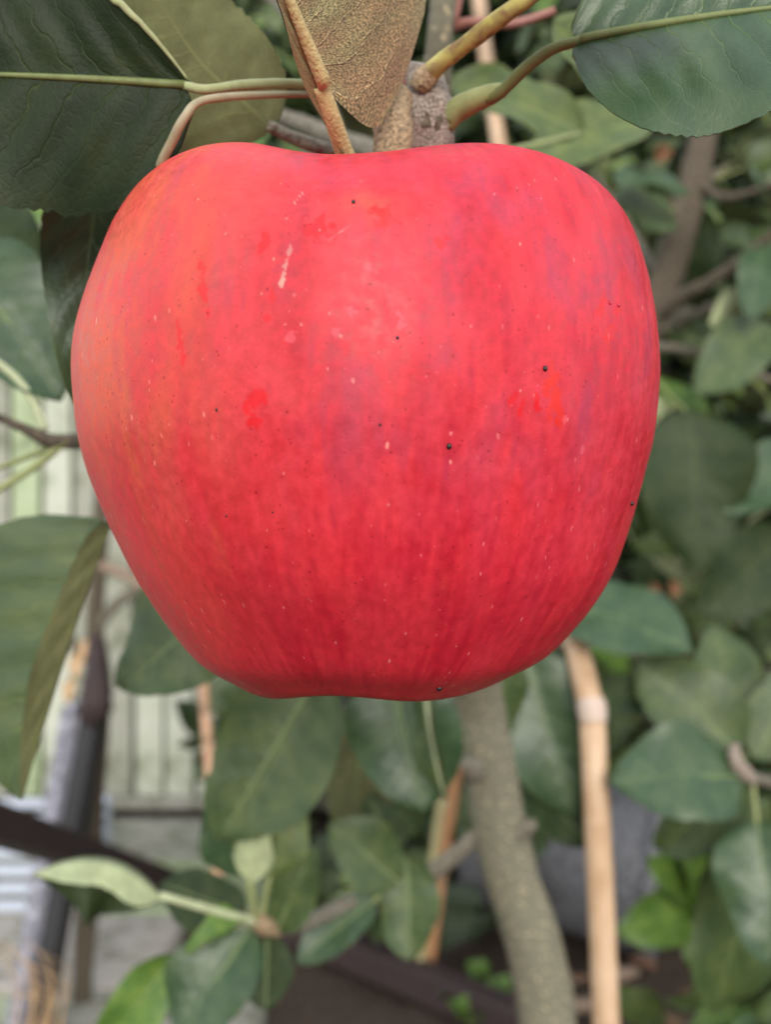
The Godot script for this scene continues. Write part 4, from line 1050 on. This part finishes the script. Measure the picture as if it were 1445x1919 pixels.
func build_hedge() -> void:
	# dense bushes that close the view behind the trees
	rng.seed = 201
	var m := StandardMaterial3D.new()
	m.vertex_color_use_as_albedo = true
	m.albedo_texture = vein_top
	m.roughness = 0.5
	m.backlight_enabled = true
	m.backlight = Color(0.25, 0.35, 0.1)
	var small := blade(Vector3.ZERO, Vector3(0, 0.03, 0.008), Vector3(0, 0.06, -0.004), Vector3(0, 0, 1), 0.036, {"ns": 6, "nu": 4, "ser": 0.0, "fl": 0.3, "fr": 0.3, "puff": 0.0})
	small.surface_set_material(0, m)
	small.surface_set_material(1, m)
	for h in [["hedge", "dense dark green hedge behind the trees at the right", Vector3(0.62, 0, -1.75), Vector3(0.85, 1.9, 0.5), 13000], ["hedge", "leafy hedge top showing over the pale wall", Vector3(-0.75, 0.5, -2.35), Vector3(1.3, 1.7, 0.35), 7500], ["hedge", "dark hedge at the far right beyond the frame edge", Vector3(1.5, 0, -1.2), Vector3(0.5, 1.4, 0.6), 2500], ["hedge", "tall green hedge at the very back, seen through gaps", Vector3(0.3, 0, -3.1), Vector3(2.6, 2.9, 0.5), 15000]]:
		var hedge := thing(h[0], h[1], "hedge", Vector3(h[2].x, 0, h[2].z))
		var mm := MultiMesh.new()
		mm.transform_format = MultiMesh.TRANSFORM_3D
		mm.use_colors = true
		mm.mesh = small
		mm.instance_count = h[4]
		var lumps := noise(3.0, 2, FastNoiseLite.TYPE_SIMPLEX, 207)
		for k in h[4]:
			var p: Vector3 = Vector3(rng.randf_range(-1, 1), rng.randf_range(0, 1), rng.randf_range(-1, 1)) * h[3]
			p.y += h[2].y
			p.z += 0.25 * lumps.get_noise_3dv(p * Vector3(1, 1, 0))
			var y := Vector3(rng.randf_range(-1, 1), rng.randf_range(-0.8, 0.5), rng.randf_range(-0.6, 1)).normalized()
			var z := Vector3(rng.randf_range(-0.6, 0.6), rng.randf_range(0.1, 1), rng.randf_range(0, 1))
			z = (z - y * z.dot(y)).normalized()
			mm.set_instance_transform(k, Transform3D(Basis(y.cross(z), y, z) * Basis().scaled(Vector3.ONE * rng.randf_range(0.7, 1.4) * (2.2 if h[2].z < -3.0 else 1.0)), p))
			var c := Color(0.085, 0.15, 0.055).lerp(Color(0.32, 0.48, 0.16), rng.randf() * rng.randf())
			if h[2].y > 0.1:
				c = c.lerp(Color(0.36, 0.56, 0.17), 0.45)
			mm.set_instance_color(k, c.lerp(Color(0.5, 0.75, 0.25), 1.0 if rng.randf() < 0.08 else 0.0))
		var leaves := MultiMeshInstance3D.new()
		leaves.name = "foliage"
		leaves.multimesh = mm
		leaves.set_meta("kind", "stuff")
		hedge.add_child(leaves, true)
		for k in 9:
			var x: float = h[2].x + h[3].x * (k - 4) / 4.5
			part("stem", tube([Vector3(x, 0, h[2].z), Vector3(x + 0.04, 0.5, h[2].z - 0.03), Vector3(x + rng.randf_range(-0.1, 0.1), h[3].y + h[2].y * 0.8, h[2].z)], [0.014, 0.011, 0.005], 7, 0.2, 0.02), M.bark_dark, hedge)

func _ready() -> void:
	# camera: a phone held a hand's breadth from the apple
	var cam := Camera3D.new()
	cam.name = "camera"
	add_child(cam)
	cam.position = Vector3(0, EYE, 0)
	var lens := CameraAttributesPhysical.new()
	lens.frustum_focal_length = 35.88
	lens.frustum_focus_distance = 0.130
	lens.frustum_near = 0.01
	lens.frustum_far = 400.0
	lens.exposure_aperture = 19.0
	cam.attributes = lens
	cam.fov = 52.0
	cam.near = 0.01
	cam.far = 400.0
	cam.current = true
	# overcast sky, a soft bright patch of cloud high behind the camera
	var around := WorldEnvironment.new()
	around.name = "world"
	var env := Environment.new()
	env.background_mode = Environment.BG_SKY
	var sky := Sky.new()
	var air := ProceduralSkyMaterial.new()
	air.sky_top_color = Color(0.74, 0.76, 0.80)
	air.sky_horizon_color = Color(0.94, 0.95, 0.96)
	air.sky_curve = 0.3
	air.sky_energy_multiplier = 1.0
	air.ground_bottom_color = Color(0.35, 0.33, 0.30)
	air.ground_horizon_color = Color(0.5, 0.5, 0.48)
	sky.sky_material = air
	env.sky = sky
	env.tonemap_mode = Environment.TONE_MAPPER_LINEAR
	env.tonemap_exposure = 2.32
	env.sdfgi_enabled = true
	env.ssao_enabled = true
	env.ssil_enabled = true
	around.environment = env
	add_child(around)
	var sun := DirectionalLight3D.new()
	sun.name = "sun"
	sun.light_energy = 0.42
	sun.light_color = Color(1.0, 0.98, 0.95)
	sun.light_angular_distance = 30.0
	sun.shadow_enabled = true
	add_child(sun)
	sun.look_at_from_position(Vector3(0.1, 0.32, 1.0), Vector3.ZERO)

	lump.noise_type = FastNoiseLite.TYPE_SIMPLEX_SMOOTH
	lump.frequency = 0.1
	lump.fractal_octaves = 3
	make_materials()
	M.speck = solid(Color(0.12, 0.08, 0.08), 0.4)
	M.blister = solid(Color(0.70, 0.14, 0.22), 0.25)
	M.twig_mixed = solid(Color(0.74, 0.68, 0.50), 0.65, noise_texture(noise(0.012, 3, FastNoiseLite.TYPE_SIMPLEX, 25), [[0.0, Color(0.62, 0.52, 0.48)], [0.42, Color(0.75, 0.68, 0.62)], [0.6, Color(0.92, 0.96, 0.72)], [1.0, Color(1, 1, 0.85)]]), 40.0)
	make_variants()
	build_ground()
	build_furniture()
	build_canes()
	build_hedge()
	build_back_trees()
	build_tree()
	build_apple()
	build_low_plants()
